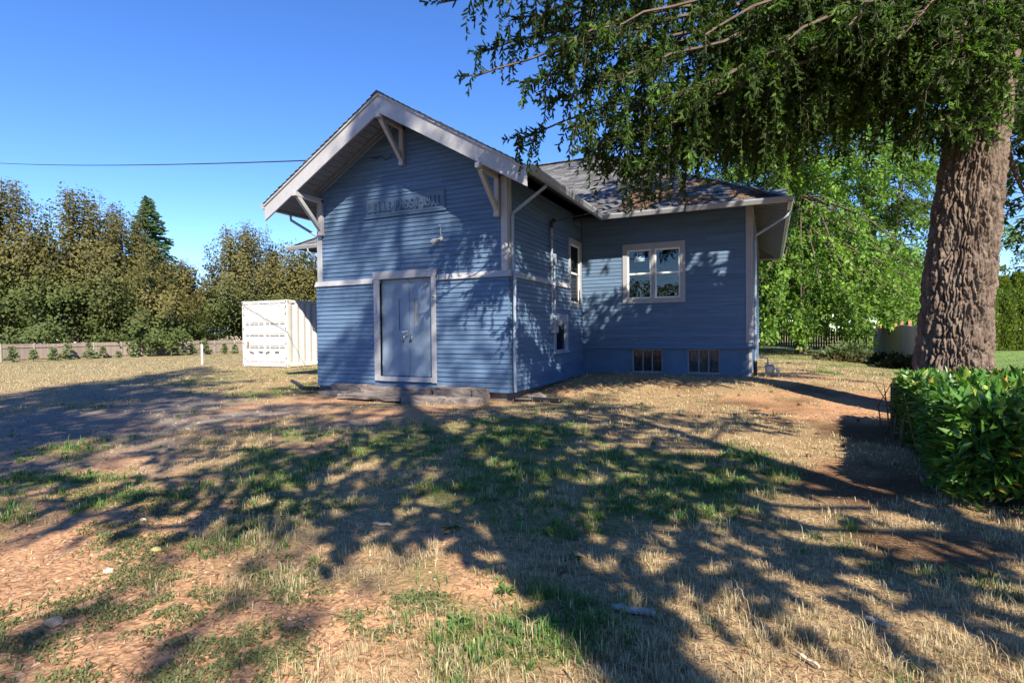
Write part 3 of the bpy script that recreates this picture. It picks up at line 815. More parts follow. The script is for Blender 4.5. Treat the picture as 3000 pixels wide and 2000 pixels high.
# ------------------------------------------------------------------ ground
CP = np.array([(0.82,-8.22,0.9,0,0,0.1,0),(1.85,-8.33,1,0,0,0,0),(2.59,-8.41,1,0,0,0,0),(1.9,-8.72,1,0,0,0,0),(2.8,-8.13,0.8,0,0.2,0,0),(3.23,-8.06,0.7,0,0.3,0,0),(0.5,-7.83,0.7,0,0,0.3,0),(1.87,-7.4,0.5,0,0.3,0.2,0),(0.35,-7.04,0.4,0,0.1,0.5,0),(1.94,-6.36,0.1,0,0.5,0.4,0),(2.26,-7.23,0.4,0,0.5,0.1,0),(2.77,-7.01,0.2,0,0.4,0.4,0),(-0.91,-7.58,0.7,0.1,0,0.2,0),(-1.14,-6.57,0.4,0.2,0.1,0.3,0),(-5.58,-5.54,0,1,0,0,0),(-5.26,-4.5,0,1,0,0,0),(-5.89,-2.96,0,0.9,0.1,0,0),(-2.48,-6.49,0.1,0.8,0,0.1,0),(-2.82,-3.55,0.3,0.4,0.3,0,0),(-8.91,-4.09,0,0.6,0.4,0,0),(-3.41,-2.02,0.5,0.2,0.3,0,0),(-1.43,-1.92,0.6,0.2,0.2,0,0),(-1.06,-5.66,0.2,0.2,0.4,0.2,0),(-16.78,-0.09,0,0,1,0,0),(-14.32,2.65,0,0,1,0,0),(-10.35,2.93,0,0,0.7,0.3,0),(-5.78,-0.37,0,0,0.6,0.4,0),(-12.52,-2.79,0,0.2,0.8,0,0),(0.7,-3.79,0,0,0.2,0.8,0),(1.77,-3.35,0,0,0.2,0.8,0),(2.72,-4.34,0,0,0.2,0.8,0),(2.12,-5.21,0,0,0.4,0.6,0),(3.3,-4.6,0,0,.25,.75,0),(4.3,-4.5,0,0,.25,.75,0),(3.0,-5.6,0,0,.4,.6,0),(2.45,-1.49,0,0,0.8,0.2,0),(2.66,0.96,0,0,0.95,0,0.05),(4.14,3.18,0,0,0.9,0,0.1),(3.87,-2.51,0,0,1,0,0),(5.11,-2.61,0,0,1,0,0),(3.88,-5.54,0,0,0.4,0.6,0),(3.41,-6.29,0.1,0,0.2,0.7,0),(4.51,-5.27,0,0,0.1,0.9,0),(5.09,-5.57,0,0,0.25,0.75,0),(3.74,-7.25,0.2,0,0.6,0.2,0),(4.11,-6.79,0,0,0.6,0.4,0),(4.58,-6.88,0,0,0.8,0.2,0),(5.02,-6.39,0,0,0.8,0.2,0),(5.47,-6.19,0,0,0.5,0.5,0),(3.77,-7.89,0.2,0,0.7,0.1,0),(4.28,-7.66,0,0,0.9,0.1,0),(4.77,-7.44,0.1,0,0.9,0,0),(5.31,-7.02,0,0,0.9,0.1,0),(5.82,-6.33,0,0,0.6,0.4,0),(5.64,-5.33,0,0,0.6,0,0.4),(5.56,-4.12,0.2,0,0,0,0.8),(6.3,-1.53,0,0,0,0,1),(5.89,0.34,0.6,0,0.1,0,0.3),(5.87,3.8,0.3,0,0.6,0,0.1),(5.6,-4.8,0,0,0.2,0,0.8),(5.67,-5.75,0,0,0.5,0,0.5),(3.32,-7.43,0.5,0,0.4,0.1,0),(5.84,11.06,0,0,0.9,0.1,0),(7.15,11.45,0,0,0.6,0.4,0),(8.31,13.42,0,0,0.3,0.7,0),(5.43,22.5,0,0,0.3,0.7,0),(7.73,26.03,0,0,0.3,0.7,0),(14.54,21.88,0,0,0,1,0),(11.75,12.84,0,0,0.3,0.7,0),(22,30,0,0,0,1,0),(-28.02,5.11,0,0,1,0,0),(-18.65,7.62,0,0,1,0,0),(7.5,-3,0,0,0,0,1),(-2.3,-1.0,.6,.1,.3,0,0),(4.7,-11,.6,0,.4,0,0),(1,-12,.9,0,.1,0,0)])
O0 = np.array([4.7, -11.0])
def pol(u, v):
    du, dv_ = u - O0[0], v - O0[1]
    r = np.hypot(du, dv_)
    return np.arctan2(du, dv_) * 2.2, np.log(r + .6) * 2.2
CPA, CPL = pol(CP[:, 0], CP[:, 1])
def cover(u, v):
    """cover class weights (bare soil and chips, gravel, dry grass, green grass, leaf litter)"""
    sh = u.shape; u = u.ravel(); v = v.ravel()
    a, l = pol(u, v); Wt = np.zeros((len(u), 5))
    tot = np.zeros(len(u))
    for i in range(len(CP)):
        w = 1.0 / ((a - CPA[i]) ** 2 + (l - CPL[i]) ** 2 + .004) ** 1.6
        Wt += w[:, None] * CP[i, 2:]; tot += w
    Wt /= tot[:, None]
    sc = np.stack([fbm(u * 1.3, v * 1.3, 21), fbm(u * .8, v * .8, 31), fbm(u * 1.7, v * 1.7, 41), fbm(u * 1.5, v * 1.5, 51), fbm(u * 1.4, v * 1.4, 61)], 1)
    Wt = (Wt + .015) * np.exp((sc - .5) * 7.0)
    Wt = Wt ** 1.7; Wt /= Wt.sum(1, keepdims=True)
    return Wt.reshape(sh + (5,))
GC = np.array([(.43, .245, .135), (.20, .165, .135), (.30, .215, .118), (.140, .145, .055), (.115, .066, .036)])
na, ndp = 320, 320
ta = np.linspace(-1, 1, na); aa = 2.0 * np.sinh(6.0 * ta)
td = np.linspace(-.62, 1, ndp); dd_ = 2.2 * np.sinh(5.9 * td) + 3.0
AG, DG = np.meshgrid(aa, dd_, indexing='ij')
R2 = np.array([0.9070, 0.4212]); F2 = np.array([-0.4212, 0.9070])
GU = CAM[0] + AG * R2[0] + DG * F2[0]; GV = CAM[1] + AG * R2[1] + DG * F2[1]
GZ = gz(GU, GV)
near = np.exp(-np.hypot(GU - 3, GV + 5) / 14)
GZ = GZ + near * (.05 * (fbm(GU * .9, GV * .9, 7) - .5) + .035 * (fbm(GU * 5, GV * 5, 9) - .5))
cw_ = cover(GU, GV)
gc = cw_ @ GC
far = np.hypot(GU - CAM[0], GV - CAM[1])
gc = gc * (1 - .0 * far[..., None]); ff_ = sm((far - 14) / 12)[..., None]; gc = gc * (1 - ff_) + gc * np.array((.86, .98, .95)) * ff_
gc = gc * (0.78 + .44 * fbm(GU * 3.1, GV * 3.1, 71))[..., None]
gi = np.arange(na * ndp).reshape(na, ndp)
GF = np.stack([gi[:-1, :-1], gi[1:, :-1], gi[1:, 1:], gi[:-1, 1:]], -1).reshape(-1, 4)
m_ground = mat('ground_cover', (.3, .2, .15), 0.95, attr='Col', noise=0.42, nscale=26.0, bump=0.9, bscale=34, spec=0.15, detail=8.0)
grd = mesh_np('ground', np.stack([GU, GV, GZ], -1).reshape(-1, 3), GF, m_ground, cols=gc.reshape(-1, 3), smooth=True)
tag(grd, kind='structure')
def gzz(u, v):
    n = np.exp(-np.hypot(u - 3, v + 5) / 14)
    return gz(u, v) + n * (.05 * (fbm(u * .9, v * .9, 7) - .5) + .035 * (fbm(u * 5, v * 5, 9) - .5))

# ------------------------------------------------------------------ grass, straw, chips
def cam2w(a, d): return CAM[0] + a * R2[0] + d * F2[0], CAM[1] + a * R2[1] + d * F2[1]
def blocked(u, v):
    b = (u > -W - .05) & (u < .06) & (v > -.02) & (v < V3)
    b |= (u > UL) & (u < U4) & (v > V3 - .02)
    b |= (u > -4.75) & (u < -.3) & (v > -.95) & (v < .05)
    b |= (u < -11.35) & (u > -13.85) & (v > 4.95) & (v < 11.2)
    b |= (np.hypot(u - 7.25, v - .35) < .7)
    return b
def sample_ground(n, d0, d1, power=1.0, half=1.1):
    d = (d0 ** (1 - power + 1e-6) + rng.random(n) * (d1 ** (1 - power + 1e-6) - d0 ** (1 - power + 1e-6))) ** (1 / (1 - power + 1e-6)) if power != 1 else d0 * (d1 / d0) ** rng.random(n)
    a = rng.uniform(-half, half, n) * (d + .5)
    u, v = cam2w(a, d)
    k = ~blocked(u, v)
    return u[k], v[k], d[k]
def blades(u, v, z, h, w, lean, th, col, tipcol):
    """three-triangle blades: root pair, mid pair, tip"""
    n = len(u)
    ct, st_ = np.cos(th), np.sin(th)
    px, py = -st_ * w, ct * w
    B = np.stack([u, v, z], 1)
    Dv = np.stack([ct * lean, st_ * lean, np.zeros(n)], 1)
    sx = np.stack([px, py, np.zeros(n)], 1)
    m1 = B + Dv * .32 * h[:, None]; m1[:, 2] += h * .6
    tp = B + Dv * 1.0 * h[:, None]; tp[:, 2] += h * np.clip(1 - .45 * lean, .15, 1)
    V = np.stack([B - sx, B + sx, m1 - sx * .75, m1 + sx * .75, tp], 1).reshape(-1, 3)
    o = (np.arange(n) * 5)[:, None]
    F = np.concatenate([o + [0, 1, 3], o + [0, 3, 2], o + [2, 3, 4]], 1).reshape(-1, 3)
    C = np.stack([col * .8, col * .8, col, col, tipcol], 1).reshape(-1, 3)
    return V, F, C
def merge(L):
    V, F, C, o = [], [], [], 0
    for v, f, c in L:
        V.append(v); F.append(f + o); C.append(c); o += len(v)
    return np.concatenate(V), np.concatenate(F), np.concatenate(C)
DRY = np.array([(.50, .42, .28), (.43, .355, .235), (.34, .275, .175), (.46, .37, .23)])
GRN = np.array([(.085, .19, .048), (.115, .225, .05), (.065, .165, .058), (.15, .22, .055)])
m_grass = mat('grass_blades', (.3, .3, .1), .75, attr='Col', noise=.12, nscale=3, trans=.22, spec=.25)
G = []
# tufts
u, v, d = sample_ground(18500, 1.6, 17, .55)
cv = cover(u, v); pd, pg = cv[:, 2], cv[:, 3]
cl_ = fbm(u * 2.6, v * 2.6, 81)
keep = rng.random(len(u)) < (pd * .75 + pg * 1.0) * np.clip((cl_ - .36) * 4.5, .04, 1)
u, v, d, pd, pg = u[keep], v[keep], d[keep], pd[keep], pg[keep]
isg = rng.random(len(u)) < pg / (pd + pg + 1e-6)
nb_ = np.clip((34 - d * 1.9), 9, 30).astype(int)
idx = np.repeat(np.arange(len(u)), nb_); n = len(idx)
th = rng.uniform(0, 6.283, n); rr = np.abs(rng.normal(0, .035, n)) * (1 + .06 * d[idx])
bu, bv = u[idx] + np.cos(th) * rr, v[idx] + np.sin(th) * rr
hh = np.where(isg[idx], rng.gamma(6, .0072, n) + .010, rng.gamma(5, .0076, n) + .010) * (0.75 + .6 * vnoise(bu * 1.5, bv * 1.5, 91)) * rng.choice([.8, 1, 1.25], len(u))[idx]
ww = (.0009 + .00034 * d[idx]) * np.where(isg[idx], 1.35, 1.0)
ln = np.abs(rng.normal(.35, .3, n)) + .05
gmix = np.where(isg[idx] & (rng.random(n) < .86), 1, 0)
col = np.where(gmix[:, None] == 1, GRN[rng.integers(0, 4, n)], DRY[rng.integers(0, 4, n)]) * rng.uniform(.75, 1.2, (n, 1))
G.append(blades(bu, bv, gzz(bu, bv) - .004, hh, ww, ln, th + rng.normal(0, .5, n), col, col * 1.12))
# short turf between the tufts
u, v, d = sample_ground(64000, 1.5, 24, .75)
cv = cover(u, v); p = cv[:, 2] * .75 + cv[:, 3]
k = rng.random(len(u)) < p
u, v, d, cv = u[k], v[k], d[k], cv[k]; n = len(u)
isg = rng.random(n) < cv[:, 3] / (cv[:, 2] + cv[:, 3] + 1e-6) * .95
col = np.where(isg[:, None], GRN[rng.integers(0, 4, n)], DRY[rng.integers(0, 4, n)]) * rng.uniform(.7, 1.15, (n, 1))
G.append(blades(u, v, gzz(u, v) - .003, rng.uniform(.025, .06, n), .0012 + .0005 * d, np.abs(rng.normal(.6, .4, n)), rng.uniform(0, 6.283, n), col, col))
# far field stubble
u, v, d = sample_ground(26000, 15, 55, 1.0)
cv = cover(u, v); n = len(u)
isg = rng.random(n) < cv[:, 3]
col = np.where(isg[:, None], GRN[rng.integers(0, 4, n)] * 1.25, np.array((.36, .30, .185))) * rng.uniform(.85, 1.1, (n, 1))
G.append(blades(u, v, gzz(u, v) - .01, rng.uniform(.03, .07, n), .0009 * d, np.abs(rng.normal(.7, .4, n)), rng.uniform(0, 6.283, n), col, col))
V, F, C = merge(G)
grass = mesh_np('grass', V, F, m_grass, cols=C)
tag(grass, 'patchy dry and green grass tufts covering the yard', 'grass', kind='stuff')

# creeping green weeds on the bare soil
WD = []
spots = [(u0, v0, r0) for (u0, v0, r0) in ((1.30, -7.95, .30), (1.95, -8.02, .26), (1.75, -8.25, .28), (1.35, -8.35, .26), (2.35, -8.28, .22), (2.62, -8.15, .25), (2.72, -8.36, .24), (.85, -7.72, .35), (.35, -7.55, .3), (1.15, -7.35, .4), (2.05, -7.55, .28), (2.3, -7.75, .22), (2.0, -8.75, .22), (1.5, -8.6, .25), (.2, -7.05, .4), (.9, -6.7, .45), (-.3, -6.9, .35), (2.95, -7.85, .18), (3.05, -7.55, .2), (-.9, -7.1, .35), (2.45, -8.55, .2), (1.1, -8.6, .2))]
for (u0, v0, r0) in spots:
    n = int(900 * r0 / .28)
    rr = r0 * np.sqrt(rng.random(n)) * rng.uniform(.5, 1.15, n); th = rng.uniform(0, 6.283, n)
    bu, bv = u0 + np.cos(th) * rr * 1.25, v0 + np.sin(th) * rr * .75
    k = fbm(bu * 9, bv * 9, 15) > .42; bu, bv, th = bu[k], bv[k], th[k]; n = len(bu)
    col = np.array((.155, .175, .075)) * rng.uniform(.65, 1.2, (n, 1))
    WD.append(blades(bu, bv, gzz(bu, bv), rng.uniform(.012, .035, n), rng.uniform(.003, .006, n), rng.uniform(.5, 1.8, n), rng.uniform(0, 6.28, n), col, col * 1.1))
V, F, C = merge(WD)
tag(mesh_np('creeping_weeds', V, F, m_grass, cols=C), 'low mats of grey green weeds on the bare soil', 'weeds', kind='stuff')

# straw and fallen fir needles lying flat
u, v, d = sample_ground(52000, 1.8, 12, .6)
cv = cover(u, v); k = rng.random(len(u)) < np.clip(cv[:, 0] * .9 + cv[:, 2] * .8 + cv[:, 4] + cv[:, 3] * .3, 0, 1)
u, v, d, cv = u[k], v[k], d[k], cv[k]; n = len(u)
th = rng.uniform(0, 6.283, n); ln = rng.gamma(3, .017, n) + .01; w = .0012 + .0005 * d
z = gzz(u, v) + .004; ex, ey = np.cos(th) * ln, np.sin(th) * ln
lift = rng.uniform(.001, .02, n)
V = np.stack([np.stack([u - np.sin(th) * w, v + np.cos(th) * w, z], 1), np.stack([u + np.sin(th) * w, v - np.cos(th) * w, z], 1), np.stack([u + ex, v + ey, gzz(u + ex, v + ey) + lift], 1)], 1).reshape(-1, 3)
col = np.where((rng.random(n) < .55)[:, None], np.array((.42, .31, .2)), np.array((.22, .115, .065))) * rng.uniform(.6, 1.25, (n, 1))
col = np.where((cv[:, 4] > .5)[:, None], col * .55, col)
m_straw = mat('straw_and_needles', (.4, .3, .2), .8, attr='Col', spec=.2)
tag(mesh_np('straw_litter', V, np.arange(3 * n).reshape(-1, 3), m_straw, cols=np.repeat(col, 3, 0)), 'dry straw and fallen needles strewn over the ground', 'litter', kind='stuff')
# wood chips and gravel
def pebbles(n, d0, d1, pw, cls, s0, s1, flat, cols_):
    u, v, d = sample_ground(n, d0, d1, pw)
    cv = cover(u, v); k = rng.random(len(u)) < cv[:, cls]
    u, v, d = u[k], v[k], d[k]; n = len(u)
    s = rng.uniform(s0, s1, n) * (1 + .06 * d); th = rng.uniform(0, 6.28, n)
    base = np.array([(1, 0, 0), (0, .6, 0), (-1, 0, 0), (0, -.6, 0), (.1, .1, 1)], float)
    V = np.repeat(base[None], n, 0) * s[:, None, None]; V *= rng.uniform(.6, 1.3, (n, 5, 1)); V[:, 4, 2] *= flat
    x = V[..., 0] * np.cos(th)[:, None] - V[..., 1] * np.sin(th)[:, None]; y = V[..., 0] * np.sin(th)[:, None] + V[..., 1] * np.cos(th)[:, None]
    V[..., 0] = x + u[:, None]; V[..., 1] = y + v[:, None]; V[..., 2] += gzz(u, v)[:, None]
    o = (np.arange(n) * 5)[:, None]
    F = np.concatenate([o + [0, 1, 4], o + [1, 2, 4], o + [2, 3, 4], o + [3, 0, 4]], 1).reshape(-1, 3)
    c = np.array(cols_)[rng.integers(0, len(cols_), n)] * rng.uniform(.6, 1.3, (n, 1))
    return V.reshape(-1, 3), F, np.repeat(c, 5, 0)
m_chip = mat('chips_and_pebbles', (.4, .3, .2), .9, attr='Col', spec=.2)
V, F, C = merge([pebbles(22000, 1.8, 9, .5, 0, .006, .022, .35, [(.32, .20, .125), (.24, .14, .09), (.17, .09, .06), (.44, .32, .22)])])
tag(mesh_np('wood_chips', V, F, m_chip, cols=C), 'reddish brown bark chips on the bare soil', 'wood chips', kind='stuff')
V, F, C = merge([pebbles(16000, 3, 22, .9, 1, .008, .022, .8, [(.22, .19, .175), (.16, .14, .13), (.27, .235, .21)])])
tag(mesh_np('gravel', V, F, m_chip, cols=C), 'grey gravel of the drive on the left', 'gravel', kind='stuff')

# ------------------------------------------------------------------ firs
m_bark = mat('furrowed_bark', (.070, .048, .038), .95, noise=.45, nscale=11, stretch=(1, 1, .3), bump=.8, bscale=40, spec=.12, col2=(.215, .172, .145), detail=8)
m_limb = mat('limb_bark', (.10, .075, .06), .95, noise=.3, nscale=9, bump=.3)
m_fir = mat('fir_needles', (.05, .09, .03), .6, attr='Col', noise=.25, nscale=3, trans=.36, spec=.3)

class Twigs:
    def __init__(s): s.o = []; s.d = []; s.l = []; s.c = []; s.cur = 1.0
    def add(s, o, d, l): s.o.append(o); s.d.append(d); s.l.append(l); s.c.append(s.cur)
    def arr(s): return np.array(s.o), np.array(s.d), np.array(s.l)
def unit(x): return x / (np.linalg.norm(x, axis=-1, keepdims=True) + 1e-9)

def bez(a, b, c, n):
    t = np.linspace(0, 1, n)[:, None]
    return (1 - t) ** 2 * a + 2 * t * (1 - t) * b + t * t * c

def limb(tw, wood, a, c, sag, rad, r, sp=.20, hang=(.5, 1.3), start=.22, rise=.5, dens=1.0):
    """one main limb from a to c with hanging branchlets; twigs go to tw, wood tubes to wood"""
    L = np.linalg.norm(c - a)
    mid = (a + c) / 2 + np.array([0, 0, sag * L])
    n = max(6, int(L / .35)); path = bez(a, mid, c, n)
    path[1:-1] += r.normal(0, .035, (n - 2, 3))
    wood.tube(path, list(np.linspace(rad, .012, n)), 5)
    m = int(L * (1 - start) / sp * dens)
    hd = unit((c - a) * np.array([1, 1, 0])); sdv = np.array([-hd[1], hd[0], 0])
    for i in range(m + 1):
        t = start + (1 - start) * (i + r.random()) / (m + 1)
        if WOODY[0] and vnoise(t * L * 1.7, a[2] * 9.0) < .30: continue
        t = min(t, .999); k = t * (n - 1); j = int(k); p = path[j] * (1 - (k - j)) + path[j + 1] * (k - j)
        for s in ((-1, 1) if r.random() < .75 else (r.choice([-1, 1]),)):
            ll = r.uniform(*hang) * (1 - .5 * t ** 3) * min(1, L / 4 + .35)
            out = unit(sdv * s * r.uniform(.3, 1.0) + hd * r.uniform(.1, .6) + np.array([0, 0, r.uniform(-.3, .25)]))
            hg = r.uniform(.1, 1.1); q1 = p + out * ll * .5 + np.array([0, 0, .04]); q2 = p + out * ll * (.85 - .45 * hg) + np.array([0, 0, -ll * hg])
            branchlet(tw, wood, p, q1, q2, r)
    # leader
    branchlet(tw, wood, path[-2], path[-1], path[-1] + hd * .25 + np.array([0, 0, .02]), r)

def branchlet(tw, wood, p, q1, q2, r):
    n = 7; pa = bez(p, q1, q2, n)
    if wood is not None and WOODY[0]: wood.tube(pa[::2], [.008, .006, .004, .002], 3)
    tw.cur = r.choice([.45, .6, .8, 1.05, 1.5, 2.0], p=[.2, .2, .2, .18, .14, .08])
    L = np.linalg.norm(q2 - p); st = TSTEP[0]; m = max(2, int(L / st))
    for i in range(m):
        t = .12 + .86 * (i + r.random() * .6) / m; k = t * (n - 1); j = min(int(k), n - 2)
        o = pa[j] * (1 - (k - j)) + pa[j + 1] * (k - j); d = unit(pa[j + 1] - pa[j])
        sv = unit(np.cross(d, r.normal(0, 1, 3)))
        sv = unit(sv + np.array([0, 0, r.uniform(-.35, .05)]))
        tl = r.uniform(.07, .17) * TLEN[0] * (1.1 - .5 * t)
        tw.add(o, unit(d * .6 + sv * .95), tl)
    tw.add(pa[-2], unit(pa[-1] - pa[-2]), .10 * TLEN[0])
WOODY, TSTEP, TLEN = [True], [.039], [.92]

def needles(tw, nn, ln, w, r, cbase, cvar=.35, core=.017):
    """bristly finger-like twigs: three crossed pointed blades for the body and nn needles around it"""
    o, d, l = tw.arr(); T = len(o)
    g = r.uniform(1 - cvar, 1 + cvar, T)[:, None] * np.array(cbase) * np.array(tw.c)[:, None]
    g = g * (1 + r.random(T)[:, None] * np.array((.55, .35, .0)))
    e1 = unit(np.cross(d, r.normal(0, 1, (T, 3)))); e2 = np.cross(d, e1)
    out = []
    for k in range(2):
        sv = e1 if k == 0 else e2
        cw = core * r.uniform(.75, 1.25, T)[:, None]
        at_ = lambda q: o + d * (l * q)[:, None]
        V = np.stack([at_(-.05), at_(.12) - sv * cw, at_(.12) + sv * cw, at_(.78) - sv * cw * .9, at_(.78) + sv * cw * .9, at_(1.06)], 1).reshape(-1, 3)
        oo = (np.arange(T) * 6)[:, None]
        F = np.concatenate([oo + [0, 2, 1], oo + [1, 2, 4], oo + [1, 4, 3], oo + [3, 4, 5]], 1).reshape(-1, 3)
        out.append((V, F, np.repeat(g, 6, 0)))
    if nn:
        f = np.repeat(np.arange(T), nn); n = len(f)
        t = np.tile((np.arange(nn) + .5) / nn, T) + r.uniform(-.4, .4, n) / nn
        D = d[f]; P = o[f] + D * (l[f] * t)[:, None]
        rad = unit(np.cross(D, r.normal(0, 1, (n, 3)))); rad[:, 2] += .12
        nd_ = unit(D * .62 + rad * .8)
        side_ = unit(np.cross(nd_, r.normal(0, 1, (n, 3))))
        LL = ln * r.uniform(.75, 1.2, n)[:, None]
        V = np.stack([P - side_ * w, P + side_ * w, P + nd_ * LL], 1).reshape(-1, 3)
        out.append((V, np.arange(3 * n).reshape(-1, 3), np.repeat(g[f], 3, 0)))
    return merge(out)

# the big fir on the right
FB = np.array([7.22, .34, float(gz(7.25, .35))])
def fir_trunk(name, base, H, r0, lean, parent, nth=230, detail_to=9.5, seed=1, nz=560):
    zs = np.concatenate([np.linspace(-.25, detail_to * .56, int(nz * .85)), np.linspace(detail_to * .56 + .03, detail_to, nz - int(nz * .85)), np.linspace(detail_to + .4, H, 14)])
    tc = math.atan2(CAM[1] - base[1], CAM[0] - base[0])            # finer mesh on the side of the yard
    q = np.linspace(-1, 1, nth, endpoint=False)
    th = tc + math.pi * (.56 * q + .44 * q ** 9)
    Z, T = np.meshgrid(zs, th, indexing='ij')
    rr = r0 * (.52 + .48 * np.clip(1 - Z / H, 0, 1)) * (1 - .25 * (Z / H)) * np.clip(1.02 - .0 * Z, 0, 2)
    rr = rr * np.clip((1 - Z / (H * 1.02)), 0.02, 1) ** .45 * (1 - .10 * np.clip((Z - 3) / 5, 0, 1))
    rr = rr * (1 + .42 * np.exp(-np.clip(Z, 0, 99) / .55) * (.75 + .35 * np.sin(T * 5 + .6)) + .05 * np.sin(T * 2 + Z * .5) + .03 * np.sin(T * 3 - Z * .9))
    def cells(x, y, sd):
        xi, yi = np.floor(x).astype(int), np.floor(y).astype(int)
        f1 = np.full(x.shape, 9.); f2 = np.full(x.shape, 9.); hv = np.zeros(x.shape)
        for di in (-1, 0, 1):
            for dj in (-1, 0, 1):
                ci, cj = xi + di, yi + dj
                jx = NT[(ci * 7 + sd) & 255, (cj * 13 + 3 * sd) & 255]; jy = NT[(ci * 11 + 5 * sd) & 255, (cj * 5 + sd) & 255]; hh = NT[(ci * 3 + sd) & 255, (cj * 17 + 7) & 255]
                dist = np.hypot(ci + jx - x, cj + jy - y)
                nw = dist < f1
                f2 = np.where(nw, f1, np.minimum(f2, dist)); hv = np.where(nw, hh, hv); f1 = np.where(nw, dist, f1)
        return f2 - f1, hv
    x = T * r0; y = Z
    x = x + .05 * (vnoise(x * 4, y * 3, 5) - .5) + .028 * (vnoise(x * 14, y * 9, 8) - .5); y2 = y + .12 * (vnoise(x * 9, y * 2.5, 6) - .5)
    e1, h1 = cells(x / .055, y2 / .34, 1)
    rg = lambda q: np.clip(1 - np.abs(q * 2 - 1) * 2.2, 0, 1)
    xw = x + .035 * (vnoise(x * 22, y * 5, 15) - .5) + .05 * (vnoise(x * 7, y * 2, 16) - .5)
    f1 = rg(vnoise(xw / .040, y2 / .24, 11)); f2 = rg(vnoise(xw / .022 + 4, y2 / .12, 14))
    n2 = vnoise(x * 45, y * 22, 12); n3 = vnoise(x * 95, y * 55, 13)
    disp = .024 - .060 * f1 ** .85 - .036 * np.clip(1 - e1 / .22, 0, 1) - .020 * f2 * (1 - f1) + .022 * (h1 - .5) + .018 * (n2 - .5) + .018 * (n3 - .5)
    disp = np.where(Z < detail_to + .2, disp, 0)
    rr = rr + disp * np.clip(rr / .45, .2, 1)
    X = base[0] + lean[0] * Z * (.35 + .65 * np.clip(Z / 6, 0, 1)) + rr * np.cos(T); Y = base[1] + lean[1] * Z + rr * np.sin(T)
    V = np.stack([X, Y, base[2] + Z], -1).reshape(-1, 3)
    g = np.arange(len(zs) * nth).reshape(len(zs), nth)
    F = np.stack([g[:-1], np.roll(g, -1, 1)[:-1], np.roll(g, -1, 1)[1:], g[1:]], -1).reshape(-1, 4)
    return mesh_np(name, V, F, m_bark, parent)
big = thing('fir_tree', 'huge old fir with deeply furrowed reddish bark behind the laurel hedge', 'tree', FB)
LEAN = np.array([.092, .032])
fir_trunk('trunk', FB, 26, .445, LEAN, big)
def trunk_at(z): return np.array([FB[0] + LEAN[0] * z * (.35 + .65 * min(z / 6, 1)), FB[1] + LEAN[1] * z, FB[2] + z])
r = np.random.default_rng(77)
def px(x, y, d): return CAM + d * (FWD + RGT * (x * 1.2755 - 1500) / 1619.6 - UPV * (y * 1.2755 - 1000) / 1619.6)
twf, twc, wood = Twigs(), Twigs(), MB()
LIMBS = [(6.6, 1085, 178, 8.0, .07), (7.0, 1005, 8, 7.6, .10), (6.3, 1110, 120, 8.6, .08), (6.0, 1190, 322, 8.7, .07), (5.7, 1320, 290, 7.7, .06),
         (5.4, 1400, 385, 8.4, .08), (5.5, 1470, 390, 7.8, .08), (5.3, 1545, 330, 9.2, .07), (5.1, 1640, 345, 9.6, .07), (5.0, 1700, 360, 9.2, .06),
         (5.4, 1845, 250, 10.6, .06), (5.2, 1900, 262, 9.4, .05), (4.7, 2080, 322, 8.4, .05), (4.9, 2160, 300, 7.4, .03), (4.8, 2235, 300, 7.5, .02),
         (5.8, 1690, 200, 7.2, .07), (6.2, 1560, 220, 7.0, .08), (6.4, 1420, 180, 7.2, .08), (6.8, 1300, 100, 7.4, .08), (6.9, 1190, 40, 8.4, .08),
         (5.2, 2345, 420, 10.0, .04), (5.0, 2400, 560, 9.6, .04), (5.6, 2420, 330, 9.0, .05), (6.2, 2330, 250, 10.6, .05), (5.9, 2140, 200, 7.0, .05),
         (7.2, 1620, 80, 6.8, .08), (7.0, 1800, 100, 6.6, .08), (7.4, 1950, 60, 6.6, .07), (7.6, 1420, 50, 9.4, .08), (6.8, 2060, 90, 6.6, .06), (7.2, 1760, 110, 9.6, .06), (6.8, 1900, 120, 9.8, .06), (6.2, 1500, 280, 9.6, .07),
         (5.8, 1440, 320, 8.9, .07), (5.6, 1380, 330, 7.7, .07), (5.9, 1520, 290, 8.2, .07), (6.2, 1260, 235, 8.3, .07), (6.6, 1350, 180, 9.0, .07), (6.7, 1480, 130, 8.2, .07), (7.0, 1250, 50, 8.8, .07), (6.4, 1210, 190, 8.0, .08), (5.4, 1420, 395, 8.1, .08), (5.3, 1455, 405, 8.7, .08), (5.7, 1350, 350, 8.3, .07), (7.4, 2240, 110, 7.0, .04), (7.8, 2300, 50, 6.9, .04), (7.0, 2185, 150, 6.8, .04), (7.6, 2330, 170, 7.2, .03), (6.6, 2280, 215, 7.3, .02)]
for (zb, x, y, dep, sg) in LIMBS:
    limb(twf, wood, trunk_at(zb), px(x, y, dep), sg, .055, r, sp=.080, hang=(.4, 1.3), start=.10)
WOODY[0], TSTEP[0], TLEN[0] = False, .17, 2.3
z = 8.6
while z < 25.5:
    for k in range(4):
        az = r.uniform(0, 6.283); R_ = 6.6 * (1 - (z - 5) / 21.5) ** .8 * r.uniform(.7, 1.1)
        a = trunk_at(z); c = a + np.array([math.cos(az) * R_, math.sin(az) * R_, -R_ * r.uniform(.12, .3)])
        limb(twc, wood, a, c, .08, .05, r, sp=.36, hang=(.5, 1.2))
    z += 1.0
WOODY[0], TSTEP[0], TLEN[0] = True, .039, .92
wood.build('limbs', m_limb, big)
o_, d_, l_ = twf.arr()
vis = inframe(o_)
tv, tn = Twigs(), Twigs()
cc_ = np.array(twf.c); tv.c = cc_[vis]; tn.c = cc_[~vis][::3]
tv.o, tv.d, tv.l = o_[vis], d_[vis], l_[vis]; tn.o, tn.d, tn.l = o_[~vis][::3], d_[~vis][::3], l_[~vis][::3] * 2
FG = (.048, .098, .023)
